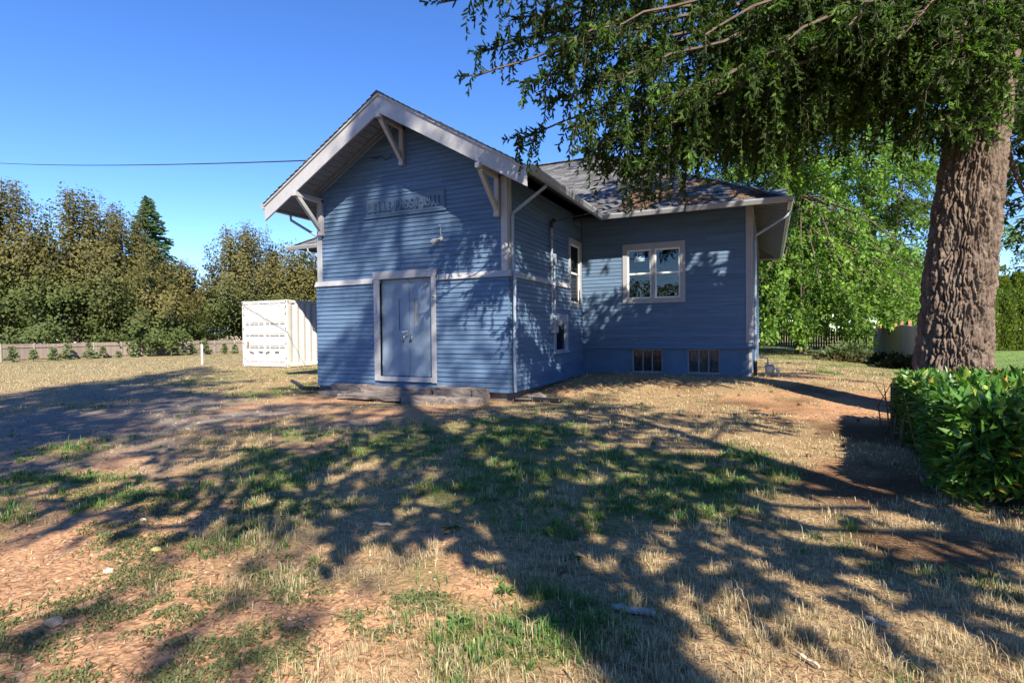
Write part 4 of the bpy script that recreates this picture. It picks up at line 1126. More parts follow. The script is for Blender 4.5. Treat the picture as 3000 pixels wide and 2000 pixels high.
Vn = [needles(tv, 4, .044, .0055, r, FG, .25, core=.0135)]
if len(tn.o): Vn.append(needles(tn, 0, .07, .011, r, FG, core=.035))
Vn.append(needles(twc, 0, .10, .016, r, FG, core=.045))
V, F, C = merge(Vn)
print('fir tris', len(F), 'twigs', len(tv.o), len(tn.o), len(twc.o))
mesh_np('crown', V, F, m_fir, big, cols=C)
# hanging cones
for i in range(26):
    p = o_[vis][r.integers(0, int(vis.sum()))]
    MB().tube([p, p + (0, 0, -.03), p + (0, 0, -.07), p + (0, 0, -.095)], [.006, .022, .018, .004], 6).build('cone', m_limb, big)

def shade_fir(label, base, H, R0, z0, seed, step=.6, nl=5, lp=.8, bias=0.0):
    r = np.random.default_rng(seed); b = np.array(base, float)
    t = thing('fir_tree', label, 'tree', b)
    fir_trunk('trunk', b, H, .42, np.array([.01, .0]), t, nth=40, detail_to=3.0, seed=seed, nz=60)
    tw, wd = Twigs(), MB()
    WOODY[0], TSTEP[0], TLEN[0] = False, .17, 2.2
    z = z0
    while z < H - .3:
        for k in range(nl):
            az = r.uniform(0, 6.283); R_ = R0 * max(.03, 1 - (z - z0) / (H - z0)) ** lp * r.uniform(.65, 1.15) * (1 - bias * max(0, math.cos(az) * (.6 * R2[0] + .8 * F2[0]) + math.sin(az) * (.6 * R2[1] + .8 * F2[1])))
            a = b + np.array([0, 0, z]); c = a + np.array([math.cos(az) * R_, math.sin(az) * R_, -R_ * r.uniform(.1, .28)])
            limb(tw, wd, a, c, .08, .05, r, sp=.34, hang=(.45, 1.1))
        z += step
    WOODY[0], TSTEP[0], TLEN[0] = True, .039, .92
    wd.build('limbs', m_limb, t)
    V, F, C = needles(tw, 0, .10, .016, r, FG, core=.045)
    print('shade fir', len(F))
    mesh_np('crown', V, F, m_fir, t, cols=C)
    return t
def cw2(a, d): u, v = cam2w(a, d); return (u, v, float(gz(u, v)))
def spread_fir(label, base, H, tips, seed):
    """a fir whose lower limbs reach out over the yard; tips are (ground a, ground d, height) of the limb ends' shadows"""
    r = np.random.default_rng(seed); b = np.array(base, float); t = thing('fir_tree', label, 'tree', b)
    fir_trunk('trunk', b, H, .42, np.array([.01, .0]), t, nth=40, detail_to=3.0, seed=seed, nz=60)
    tw, wd = Twigs(), MB(); WOODY[0], TSTEP[0], TLEN[0] = False, .15, 2.2
    for (a_, d_, h_) in tips:
        u, v = cam2w(a_ - .2, d_ + .6); g = np.array([u, v, float(gz(u, v))]); c = g - SUN * ((h_ - g[2]) / -SUN[2])
        a = b + np.array([0, 0, h_ + .5 + .10 * np.hypot(c[0] - b[0], c[1] - b[1])])
        limb(tw, wd, a, c, .06, .05, r, sp=.25, hang=(.45, 1.15), start=.25)
    z = 9.0
    while z < H - .3:
        for k in range(3):
            az = r.uniform(0, 6.283); R_ = 2.4 * max(.05, (H - z) / (H - 8.0)) * r.uniform(.6, 1.1); a = b + np.array([0, 0, z]); c = a + np.array([math.cos(az) * R_, math.sin(az) * R_, -R_ * .2])
            limb(tw, wd, a, c, .08, .04, r, sp=.34, hang=(.4, .9))
        z += .6
    WOODY[0], TSTEP[0], TLEN[0] = True, .039, .92
    wd.build('limbs', m_limb, t)
    V, F, C = needles(tw, 0, .10, .016, r, FG, core=.048)
    mesh_np('crown', V, F, m_fir, t, cols=C)
TIPS = [(-3.6, 4.15, 5.0), (-2.3, 3.75, 4.7), (-1.1, 3.6, 4.3), (.1, 2.9, 4.0), (-4.4, 4.8, 5.4), (.7, 2.5, 3.9),
        (-4.2, 6.0, 6.4), (-2.4, 5.6, 6.2), (-2.4, 7.0, 6.9), (-.2, 4.5, 5.2), (-.9, 6.6, 6.9), (-1.6, 8.4, 8.0),
        (.9, 6.9, 7.6), (.2, 7.9, 8.2), (1.3, 5.3, 6.4), (2.4, 5.1, 6.0), (1.7, 4.6, 5.4), (2.9, 3.3, 4.4), (3.6, 3.9, 4.8), (0.2, 5.6, 6.2), (4.2, 8.4, 7.0), (4.6, 5.2, 5.2)]
spread_fir('fir standing close behind the viewpoint on the hedge side', cw2(5.2, -2.6), 11.5, TIPS, 5)
shade_fir('slender fir standing left of the viewpoint by the drive', cw2(-4.6, -5.0), 20, 4.4, 7.2, 6, step=.5)
shade_fir('tall fir standing farther behind the viewpoint by the drive', cw2(-2.4, -9.2), 26, 5.0, 13.0, 8, step=.6)
shade_fir('tallest fir standing straight behind the viewpoint', cw2(3.9, -8.6), 28, 4.6, 13.0, 12, step=.66, nl=3)

# ------------------------------------------------------------------ laurel hedge
m_laurel = mat('laurel_leaf', (.045, .115, .022), .38, attr='Col', noise=.15, nscale=6, trans=.22, spec=.5)
m_stem = mat('brown_stem', (.12, .08, .05), .9, noise=.3)
HU0, HU1, HV0, HV1, HZ = 6.02, 9.6, -4.75, -.75, .62
hedge = thing('laurel_hedge', 'clipped laurel hedge with glossy green leaves below the big fir', 'hedge', (7.6, -2.7, -.15))
def hedge_surface(n, r):
    fa = r.choice(4, n, p=[.36, .30, .30, .04]); s, t = r.random(n), r.random(n)
    P = np.zeros((n, 3)); N = np.zeros((n, 3))
    hz = lambda u, v: HZ + .10 * (vnoise(u * 1.4, v * 1.4, 3) - .5) + .05 * np.sin(v * 1.8)
    u = HU0 + (HU1 - HU0) * s; v = HV0 + (HV1 - HV0) * t
    top = fa == 0; P[top] = np.stack([u, v, hz(u, v)], 1)[top]; N[top] = (0, 0, 1)
    lf = fa == 1; P[lf] = np.stack([HU0 + .12 * (vnoise(v * 2, t * 3, 6) - .5), v, -.12 + (HZ + .1) * s ** .8], 1)[lf]; N[lf] = (-1, 0, .25)
    fr = fa == 2; P[fr] = np.stack([u, HV0 + .14 * (vnoise(u * 2, t * 3, 7) - .5), -.12 + (HZ + .1) * t ** .8], 1)[fr]; N[fr] = (0, -1, .25)
    bk = fa == 3; P[bk] = np.stack([u, np.full(n, HV1), -.1 + (HZ + .1) * t], 1)[bk]; N[bk] = (0, 1, .3)
    P[:, 0] += .085 * (P[:, 1] - HV0) * np.clip(1 - (P[:, 0] - HU0) / 2, 0, 1)
    # round the shoulders
    ed = np.clip((P[:, 2] - (HZ - .18)) / .18, 0, 1) * (fa != 0); P[:, 0] += np.where(fa == 1, .10 * ed ** 2, 0); P[:, 1] += np.where(fa == 2, .10 * ed ** 2, 0)
    return P, N
LEAFV = np.array([(0, 0, 0), (-.5, .30, .10), (0, .33, 0), (.5, .30, .10), (-.42, .68, .07), (0, .70, -.03), (.42, .68, .07), (0, 1.0, -.10)])
LEAFF = [(0, 2, 1), (0, 3, 2), (1, 2, 5, 4), (2, 3, 6, 5), (4, 5, 7), (5, 6, 7)]
LEAFT = np.array([(0, 2, 1), (0, 3, 2), (1, 2, 5), (1, 5, 4), (2, 3, 6), (2, 6, 5), (4, 5, 7), (5, 6, 7)])
r = np.random.default_rng(9)
def leaf_frames(P, N, r, up=.45, jit=.75):
    n = len(P); d = unit(N + r.normal(0, jit, (n, 3)) + np.array([0, 0, up]))
    x = unit(np.cross(d, np.array([0, 0, 1.]) + r.normal(0, .55, (n, 3)))); z = np.cross(x, d)
    return x, d, z
P, N = hedge_surface(13000, r)
P = P - unit(N) * np.abs(r.normal(0, .07, len(P)))[:, None]
x, d, z = leaf_frames(P, N, r)
L = r.uniform(.07, .165, len(P)); Wd = L * r.uniform(.30, .42, len(P))
cols = np.where((r.random(len(P)) < .12)[:, None], (.21, .29, .05), (.066, .165, .026)) * r.uniform(.65, 1.35, (len(P), 1))
cols = np.where((r.random(len(P)) < .02)[:, None], (.30, .24, .04), cols)
depth = (P - CAM) @ FWD
vis = inframe(P, 1.0)
rank = np.where(vis & (N[:, 2] < .9), depth, 99)
order = np.argsort(rank); firstl = order[:300]; rest = np.ones(len(P), bool); rest[firstl] = False
def leafmesh(P, x, d, z, L, Wd):
    V = LEAFV[None] * np.stack([Wd, L, L], 1)[:, None, :]
    return P[:, None] + V[..., 0:1] * x[:, None] + V[..., 1:2] * d[:, None] + V[..., 2:3] * z[:, None]
LEAFM = np.array([(0, 0, 0), (-.5, .42, .10), (0, .45, 0), (.5, .42, .10), (0, 1.0, -.10)]); LEAFMT = np.array([(0, 2, 1), (0, 3, 2), (1, 2, 4), (2, 3, 4)])
def leafmesh2(P, x, d, z, L, Wd):
    V = LEAFM[None] * np.stack([Wd, L, L], 1)[:, None, :]
    return P[:, None] + V[..., 0:1] * x[:, None] + V[..., 1:2] * d[:, None] + V[..., 2:3] * z[:, None]
V = leafmesh2(P[rest], x[rest], d[rest], z[rest], L[rest], Wd[rest] * 1.15)
F = (np.arange(len(V)) * 5)[:, None, None] + LEAFMT[None]
tag(mesh_np('leaf_mass', V.reshape(-1, 3), F.reshape(-1, 3), m_laurel, hedge, cols=np.repeat(cols[rest], 5, 0)), kind='stuff')
protos = []
for k in range(6):
    c = [(.055, .14, .022), (.065, .155, .025), (.045, .125, .024), (.085, .18, .03), (.05, .13, .028), (.33, .28, .05)][k]
    me = bpy.data.meshes.new('leaf'); me.from_pydata([tuple(q) for q in LEAFV * np.array((1, 1, 1 + .6 * k % 2))], [], LEAFF)
    at = me.color_attributes.new('Col', 'FLOAT_COLOR', 'POINT'); at.data.foreach_set('color', np.tile((*c, 1), (8, 1)).astype(np.float32).ravel())
    me.materials.append(m_laurel); protos.append(me)
for i in firstl:
    o = bpy.data.objects.new('leaf', protos[5 if r.random() < .02 else r.integers(0, 5)])
    link(o, hedge)
    mm = Matrix.Identity(4)
    for q in range(3):
        mm[q][0] = x[i][q] * Wd[i]; mm[q][1] = d[i][q] * L[i]; mm[q][2] = z[i][q] * L[i]; mm[q][3] = P[i][q]
    o.matrix_basis = mm
for i in range(70):
    u0 = r.uniform(HU0 + .15, HU1); v0 = r.uniform(HV0 + .15, HV1 - .1)
    if i < 60: (u0, v0) = (HU0 + r.uniform(.05, .4), v0) if i < 30 else (u0, HV0 + r.uniform(.05, .4))
    MB().tube([(u0, v0, -.25), (u0 + r.normal(0, .05), v0 + r.normal(0, .05), .15), (u0 + r.normal(0, .12), v0 + r.normal(0, .12), .52)], [.012, .009, .004], 5).build('stem', m_stem, hedge)
MB().box(HU0 + .22, HU1, HV0 + .22, HV1 - .15, -.25, HZ - .16).build('shaded_core', mat('hedge_core_shade', (.012, .022, .008), .95, noise=.6, nscale=14, bump=1.0, bscale=18), hedge)  # plain box, shade inside the hedge painted as near-black green

# ------------------------------------------------------------------ generic leaf crowns
m_leaf = mat('broad_leaf', (.1, .15, .03), .65, attr='Col', noise=.12, nscale=1.5, trans=.38, spec=.3)
def rhombs(P, D, X, L, Wd, C):
    """pointed leaf quads with a slight fold"""
    n = len(P)
    Z = np.cross(X, D)
    m = P + D * (L * .45)[:, None]
    V = np.stack([P, m - X * Wd[:, None] + Z * (Wd * .25)[:, None], P + D * L[:, None], m + X * Wd[:, None] + Z * (Wd * .25)[:, None]], 1).reshape(-1, 3)
    o = (np.arange(n) * 4)[:, None]
    return V, np.concatenate([o + [0, 1, 2], o + [0, 2, 3]], 1).reshape(-1, 3), np.repeat(C, 4, 0)

def ascending_tree(label, base, H, R, r, cols, nleaf=15000, spires=4, group='trees along the far fence', size=.255, trunk=.2, low=.10):
    b = np.array(base, float); t = thing('broadleaf_tree', label, 'tree', b, group)
    wd = MB(); paths = []
    nb = 64
    for i in range(nb):
        az = r.uniform(0, 6.283); z0 = H * r.uniform(.04, .35); f = r.random()
        top = H * (.45 + .55 * f ** .8) if i >= spires else H * r.uniform(.9, 1.0)
        # egg-shaped outline, widest low down
        zz = top / H; rad = R * (1.10 - zz ** 3.0) * r.uniform(.5, 1.1) if i >= spires else R * r.uniform(.05, .55)
        e = b + np.array([math.cos(az) * rad, math.sin(az) * rad, top]); a = b + np.array([0, 0, z0])
        mid = a * .45 + e * .55 + np.array([math.cos(az) * rad * .45, math.sin(az) * rad * .45, -.06 * H])
        pa = bez(a, mid, e, 9); paths.append(pa); wd.tube(pa[::2], [trunk * .35, trunk * .28, trunk * .2, trunk * .1, .02], 5)
    for i in range(26):      # low horizontal boughs
        az = r.uniform(0, 6.283); z0 = H * r.uniform(.12, .42); rad = R * r.uniform(.8, 1.25)
        a = b + np.array([0, 0, z0]); e = a + np.array([math.cos(az) * rad, math.sin(az) * rad, -H * r.uniform(-.02, .10)])
        paths.append(bez(a, (a + e) / 2 + (0, 0, .05 * H), e, 9))
    wd.tube([b + (0, 0, -.3), b + (0, 0, H * .25), b + (.1, 0, H * .6), b + (0, .1, H * .9)], [trunk, trunk * .8, trunk * .45, .03], 8)
    wd.build('trunk', m_limb, t)
    pi = r.integers(0, len(paths), nleaf); tt = r.beta(2.2, 1.3, nleaf) * 8; j = np.minimum(tt.astype(int), 7); fr = tt - j
    PA = np.array(paths); P = PA[pi, j] * (1 - fr)[:, None] + PA[pi, j + 1] * fr[:, None]
    sp = R * (.11 - .065 * (tt / 8) ** 2)
    P = P + r.normal(0, 1, (nleaf, 3)) * sp[:, None]
    P[:, 2] = np.maximum(P[:, 2], b[2] + H * low * r.random(nleaf))
    rel = (P[:, 2] - b[2]) / H
    ax = PA[pi, j + 1] - PA[pi, j]
    Nn = unit(unit((P - b) * np.array([1, 1, .25])) + np.array([0, 0, .35]) + r.normal(0, .42, (nleaf, 3)))
    X = unit(np.cross(Nn, unit(ax) + r.normal(0, .4, (nleaf, 3)))); D = np.cross(X, Nn); D = D * np.where(D[:, 2:3] < 0, -1, 1)
    L = size * r.uniform(.7, 1.4, nleaf)
    c = np.array(cols[0])[None] * (1 - sm((rel - .28) / .3))[:, None] + np.array(cols[1])[None] * sm((rel - .28) / .3)[:, None]
    c = c * r.uniform(.8, 1.18, (nleaf, 1)) * (1 + .25 * (r.random((len(paths), 1))[pi] - .5))
    V, F, C = rhombs(P, D, X, L, L * .42, c)
    mesh_np('crown', V, F, m_leaf, t, cols=C)
    return t
BR, GR = (.140, .130, .044), (.078, .108, .032)
r = np.random.default_rng(33)
def at_px(x, d): p = px(x, 790, d); return (p[0], p[1], float(gz(p[0], p[1])))
def hgt(y, d): return (782 - y) * 1.2755 / 1619.6 * d + 1.9
TREES = [('broad bronze green tree at the left edge above the fence', 5, 402, 55, 7.2, 4), ('wide bronze green tree with a ragged double crown behind the fence', 180, 436, 58, 8.0, 6), ('slimmer bronze green tree filling in beside the double crowned one', 268, 470, 63, 6.4, 4),
         ('low sparse bronze tree in the gap of the tree row', 430, 604, 68, 5.0, 3), ('rounded bronze tree left of the container', 560, 520, 70, 7.6, 6), ('bronze tree partly hidden behind the house corner', 668, 560, 73, 7.4, 5), ('bronze tree behind the gable eave', 760, 585, 76, 6.0, 3), ('low green tree with horizontal boughs behind the fence', 345, 625, 61, 6.0, 3)]
for (lb, x, y, d, R, spn) in TREES:
    ascending_tree(lb, at_px(x, d), hgt(y, d), R, r, (GR, BR), nleaf=30000 if R > 5 else 17000, spires=spn)

def far_conifer(label, base, H, R, r, col, n=150, group=None, tl=.5, core=.07, cat='tree', name='conifer_tree', z0=.12, trunk=.18):
    b = np.array(base, float); t = thing(name, label, cat, b, group); tw = Twigs()
    for i in range(n):
        f = r.random() ** .8; z = H * (z0 + (.97 - z0) * f); R_ = R * (1 - f) ** .85 * r.uniform(.7, 1.2) + .04 * R; az = r.uniform(0, 6.283)
        hd = np.array([math.cos(az), math.sin(az), 0]); m = max(4, int(R_ / (tl * .16)))
        for k in range(m):
            q = (k + r.random()) / m; p = b + np.array([0, 0, z]) + hd * R_ * q + np.array([0, 0, R_ * (.16 * q - .22 * q * q)])
            s = np.cross(hd, (0, 0, 1)) * r.choice([-1, 1])
            tw.add(p, unit(hd * .7 + s * r.uniform(.2, 1.2) + np.array([0, 0, r.uniform(-.45, .3)])), tl * r.uniform(.5, 1.1) * (1.1 - .4 * q))
    V, F, C = needles(tw, 0, .1, .02, r, col, .35, core=core)
    mesh_np('crown', V, F, m_fir, t, cols=C)
    MB().tube([b + (0, 0, -.2), b + (0, 0, H * .5), b + (0, 0, H * .98)], [trunk, trunk * .6, .015], 6).build('trunk', m_limb, t)
    return t
far_conifer('blue green spire of a conifer rising behind the bronze trees', at_px(346, 82), hgt(452, 82), 6.2, r, (.07, .135, .09), n=340, tl=.9, core=.12)
SAP = [(-52.64, 14.27, 1.09), (-52.97, 15.92, .85), (-53.17, 17.46, .97), (-53.25, 18.6, 1.49), (-53.27, 20.39, 1.23), (-53.23, 21.59, .94), (-53.13, 22.9, .5), (-52.97, 24.24, 1.31), (-52.72, 25.75, 1.34), (-52.19, 28.22, 1.27), (-51.87, 29.45, 1.58), (-51.47, 30.81, 1.55), (-50.82, 32.79, .98), (-50.44, 33.82, .87)]
WHICH = ['leftmost', 'second from the left', 'third from the left', 'tall fourth from the left', 'fifth from the left', 'sixth from the left', 'tiny seventh from the left', 'eighth from the left', 'ninth from the left', 'tenth from the left', 'broad eleventh from the left', 'twelfth by the white stake', 'thirteenth from the left', 'rightmost']
for (u, v, h), wl_ in zip(SAP, WHICH):
    far_conifer('young grey green fir sapling in front of the far fence, ' + wl_, (u, v, float(gz(u, v))), h * 1.25, h * .46, r, (.17, .22, .14), n=44, group='fir saplings along the far fence', tl=.30, core=.055, name='fir_sapling', z0=.04, trunk=.03)

# ------------------------------------------------------------------ far board fence on the left
m_ff = mat('grey_brown_fence_boards', (.225, .180, .155), .9, noise=.30, nscale=1.3, stretch=(1, 7, .25), bump=.3, bscale=6, objrand=.14)
ff = thing('far_fence', 'long weathered grey brown board fence below the bronze trees', 'fence', (-54.3, 24, -.95))
FU = lambda v: -54.35 + max(0, (v - 20)) * .12
v = -14.0; k = 0
while v < 46:
    v1 = v + 2.35; u0, u1 = FU(v), FU(v1); z0, z1 = float(gz(u0, v)), float(gz(u1, v1)); h = 1.5 + random.uniform(-.03, .03)
    mb = MB().prism([(u0, v + .05, z0 - .02), (u1, v1 - .05, z1 - .02), (u1, v1 - .05, z1 + h), (u0, v + .05, z0 + h)], (.025, 0, 0)); mb.build('fence_panel', m_ff, ff)
    for q in (.22, 1.22): MB().bar((u0 + .06, v + .04, z0 + q), (u1 + .06, v1 - .04, z1 + q), .05, .09).build('rail', m_ff, ff)
    MB().box(u0, u0 + .1, v - .05, v + .05, z0 - .3, z0 + 1.55).build('post', m_wood if k % 3 else mat('pale_post_%d' % k, (.33, .33, .24), .9, noise=.2), ff)
    v = v1; k += 1
wsu, wsv = -17.33, 5.89
wst = MB().box(wsu - .035, wsu + .035, wsv - .02, wsv + .02, float(gz(wsu, wsv)) - .1, float(gz(wsu, wsv)) + .86).build('marker_stake', mat('white_stake_paint', (.75, .74, .70), .6))
tag(wst, 'thin white stake standing in the dry field left of the container', 'stake')

# neighbours' roofs glimpsed between the trees
m_pale = mat('pale_house_wall', (.55, .50, .42), .8, noise=.08); m_broof = mat('light_blue_metal_roof', (.25, .40, .50), .5, noise=.1)
def far_house(label, x, d, w, dp, hw, hr, mroof, mwall):
    p = at_px(x, d); b = thing('far_house', label, 'house', p)
    X, Y, Z = p; MB().box(X - w / 2, X + w / 2, Y, Y + dp, Z - .3, Z + hw).build('wall', mwall, b)
    MB().prism([(X - w / 2 - .4, Y - .4, Z + hw), (X + w / 2 + .4, Y - .4, Z + hw), (X + w / 2 + .4, Y + dp / 2, Z + hr), (X - w / 2 - .4, Y + dp / 2, Z + hr)], (0, 0, .12)).build('roof', mroof, b)
    MB().prism([(X - w / 2 - .4, Y + dp + .4, Z + hw), (X + w / 2 + .4, Y + dp + .4, Z + hw), (X + w / 2 + .4, Y + dp / 2 + .002, Z + hr), (X - w / 2 - .4, Y + dp / 2 + .002, Z + hr)], (0, 0, .12)).build('roof', mroof, b)
    for k in range(3):
        wx = X - w * .3 + k * w * .3; wi = MB().box(wx - .5, wx + .5, Y - .03, Y - .002, Z + .9, Z + 1.9).build('window', m_vinyl, b)
        MB().box(wx - .43, wx + .43, Y - .036, Y - .031, Z + .97, Z + 1.83).build('pane', m_dark, wi)
far_house('far pale house with a light blue roof beyond the fence', 460, 90, 9, 7, 2.0, 3.6, m_broof, m_pale)
far_house('far low house with a grey roof half hidden by the bronze trees', 205, 84, 9, 7, 1.9, 2.9, m_roofu, m_pale)

# ------------------------------------------------------------------ shipping container
CU, CV, CZ = -11.38, 5.0, .015
CWd, CH, CL = 2.36, 2.50, 6.0
ct = thing('shipping_container', 'white steel shipping container standing left of the schoolhouse', 'container', (CU - CWd / 2, CV + CL / 2, CZ))
def cbox(nm, *b, m=m_white): return bevel(MB().box(*b).build(nm, m, ct), .008)
for du in (0, -CWd + .1):
    for dv2 in (0, CL - .1):
        cbox('corner_post', CU + du - .1, CU + du, CV + dv2, CV + dv2 + .1, CZ + .12, CZ + CH - .12)
        for zz in (CZ, CZ + CH - .12):
            cf = cbox('corner_casting', CU + du - .11, CU + du + .008, CV + dv2 - .008, CV + dv2 + .11, zz, zz + .12)
            if dv2 == 0:
                MB().box(CU + du - .075, CU + du - .035, CV - .012, CV - .007, zz + .03, zz + .09).build('casting_hole', m_black, ct)
            if du == 0: MB().box(CU + .006, CU + .011, CV + dv2 + .03, CV + dv2 + .07, zz + .03, zz + .09).build('casting_hole', m_black, ct)
for zz, hh in ((CZ + .01, .14), (CZ + CH - .12, .11)):
    cbox('side_rail', CU - .09, CU - .005, CV + .1, CV + CL - .1, zz, zz + hh); cbox('side_rail', CU - CWd + .005, CU - CWd + .09, CV + .1, CV + CL - .1, zz, zz + hh)
    cbox('end_rail', CU - CWd + .1, CU - .1, CV + .005, CV + .09, zz, zz + hh); cbox('end_rail', CU - CWd + .1, CU - .1, CV + CL - .09, CV + CL - .005, zz, zz + hh)
cbox('roof_panel', CU - CWd + .02, CU - .02, CV + .02, CV + CL - .02, CZ + CH - .03, CZ + CH - .012)
# corrugated sides
def corr(u, sgn):
    V = []; n = 0; y = CV + .1; prof = []
    while y < CV + CL - .1:
        for dy, dpth in ((0, 0), (.13, 0), (.18, .04), (.27, .04)):
            if y + dy < CV + CL - .1: prof.append((y + dy, dpth))
        y += .32
    for yy, dpth in prof:
        V += [(u - sgn * (.015 + dpth), yy, CZ + .14), (u - sgn * (.015 + dpth), yy, CZ + CH - .12)]
    F = [(2 * i, 2 * i + 2, 2 * i + 3, 2 * i + 1) for i in range(len(prof) - 1)]
    return mesh_np('corrugated_side', V, F, m_white, ct)
corr(CU, 1); corr(CU - CWd, -1)
MB().box(CU - CWd + .1, CU - .1, CV + CL - .06, CV + CL - .03, CZ + .14, CZ + CH - .1).build('end_wall', m_white, ct)
m_recess = mat('recess_shade', (.03, .03, .03), .7)  # near-black colour paints the shade of recesses between the pressed panels
for s, (d0, d1) in enumerate(((CU - CWd + .115, CU - CWd / 2 - .008), (CU - CWd / 2 + .008, CU - .115))):
    dz0, dz1 = CZ + .16, CZ + CH - .13
    rows = [dz0, dz0 + .58, dz0 + 1.02, dz0 + 1.46, dz1]
    dl = cbox('container_door', d0, d1, CV + .03, CV + .06, dz0, dz1)
    for i in range(4):
        bevel(MB().box(d0 + .05, d1 - .05, CV + .008, CV + .028, rows[i] + .045, rows[i + 1] - (.045 if i < 3 else .30)).build('pressed_panel', m_white, ct), .012)
        if i: 
            w3 = (d1 - d0 - .14) / 2
            for k in range(2): MB().box(d0 + .06 + k * (w3 + .03), d0 + .06 + k * (w3 + .03) + w3, CV + .018, CV + .0295, rows[i] - .030, rows[i] - .002).build('panel_recess', m_recess, ct)
    for k in (.28, .74):
        xb = d0 + (d1 - d0) * k
        MB().tube([(xb, CV - .01, CZ + .05), (xb, CV - .01, CZ + CH - .05)], .017, 8).build('lock_rod', m_white, ct)
        for zz in (.2, .9, 1.6, 2.3): MB().box(xb - .03, xb + .03, CV - .015, CV + .029, CZ + zz, CZ + zz + .05).build('rod_bracket', m_white, ct)
        MB().bar((xb, CV - .03, CZ + .58), (xb + (.22 if s == 0 else -.22), CV - .03, CZ + .53 if k < .5 else CZ + .56), .02, .035).build('lock_handle', m_metal, ct)
    for zz in (.3, .85, 1.4, 1.95, 2.2):
        xh = d0 - .02 if s == 0 else d1 + .02
        MB().box(xh - .045, xh + .045, CV + .0, CV + .029, CZ + zz, CZ + zz + .07).build('hinge', m_white, ct)
MB().box(CU - CWd + .25, CU - CWd + .43, CV + .004, CV + .007, CZ + .70, CZ + .95).build('data_plate', mat('brown_data_plate', (.20, .15, .13), .6), ct)
MB().box(CU - CWd + .6, CU - CWd + .8, CV + .004, CV + .007, CZ + .88, CZ + 1.0).build('paper_label', m_vinyl, ct)

# ------------------------------------------------------------------ grey board fence on the right
m_fgrey = mat('grey_fence_board', (.29, .255, .23), .85, noise=.22, nscale=5, stretch=(6, 6, .7), bump=.3, bscale=30, objrand=.15)
gf = thing('board_fence', 'weathered grey board fence running back behind the big fir', 'fence', (9.6, 18, -.2))
m_post = mat('raw_cedar_post', (.36, .20, .11), .85, noise=.2)
v = 11.2; k = 0
FX = lambda v: 9.05 + (v - 11.7) * .085
while v < 31:
    u = FX(v) + random.uniform(-.008, .008); z = float(gz(u, v)); h = 1.46 + .03 * math.sin(v * .9) + random.uniform(-.015, .015)
    mb = MB().box(u, u + .02, v, v + .138, z + random.uniform(0, .05), z + h)
    o = bevel(mb.build('fence_board', m_fgrey, gf), .003)
    if k % 17 == 5: MB().box(u + .07, u + .17, v, v + .10, z - .2, z + h + .20).build('post', m_post, gf)
    v += .143 + random.uniform(0, .006); k += 1
for q in (.3, 1.15): MB().bar((FX(11.2) + .045, 11.2, -.16 + q), (FX(31) + .045, 31, -.2 + q), .04, .09).build('rail', m_wood, gf)
# dark picket fence across the back
pf = thing('picket_fence', 'dark brown picket fence at the back beyond the drooping tree', 'fence', (8, 38, -.2))
m_pk = mat('dark_picket', (.07, .045, .035), .9, noise=.3, objrand=.2)
for i in range(74):
    u = 2.0 + i * .17; z = float(gz(u, 38))
    MB().prism([(u, 38, z), (u + .12, 38, z), (u + .12, 38, z + 1.45), (u + .06, 38, z + 1.52), (u, 38, z + 1.45)], (0, .02, 0)).build('picket', m_pk, pf)
for q in (.35, 1.15): MB().box(2.0, 14.6, 38.021, 38.06, -.2 + q, -.12 + q).build('rail', m_pk, pf)

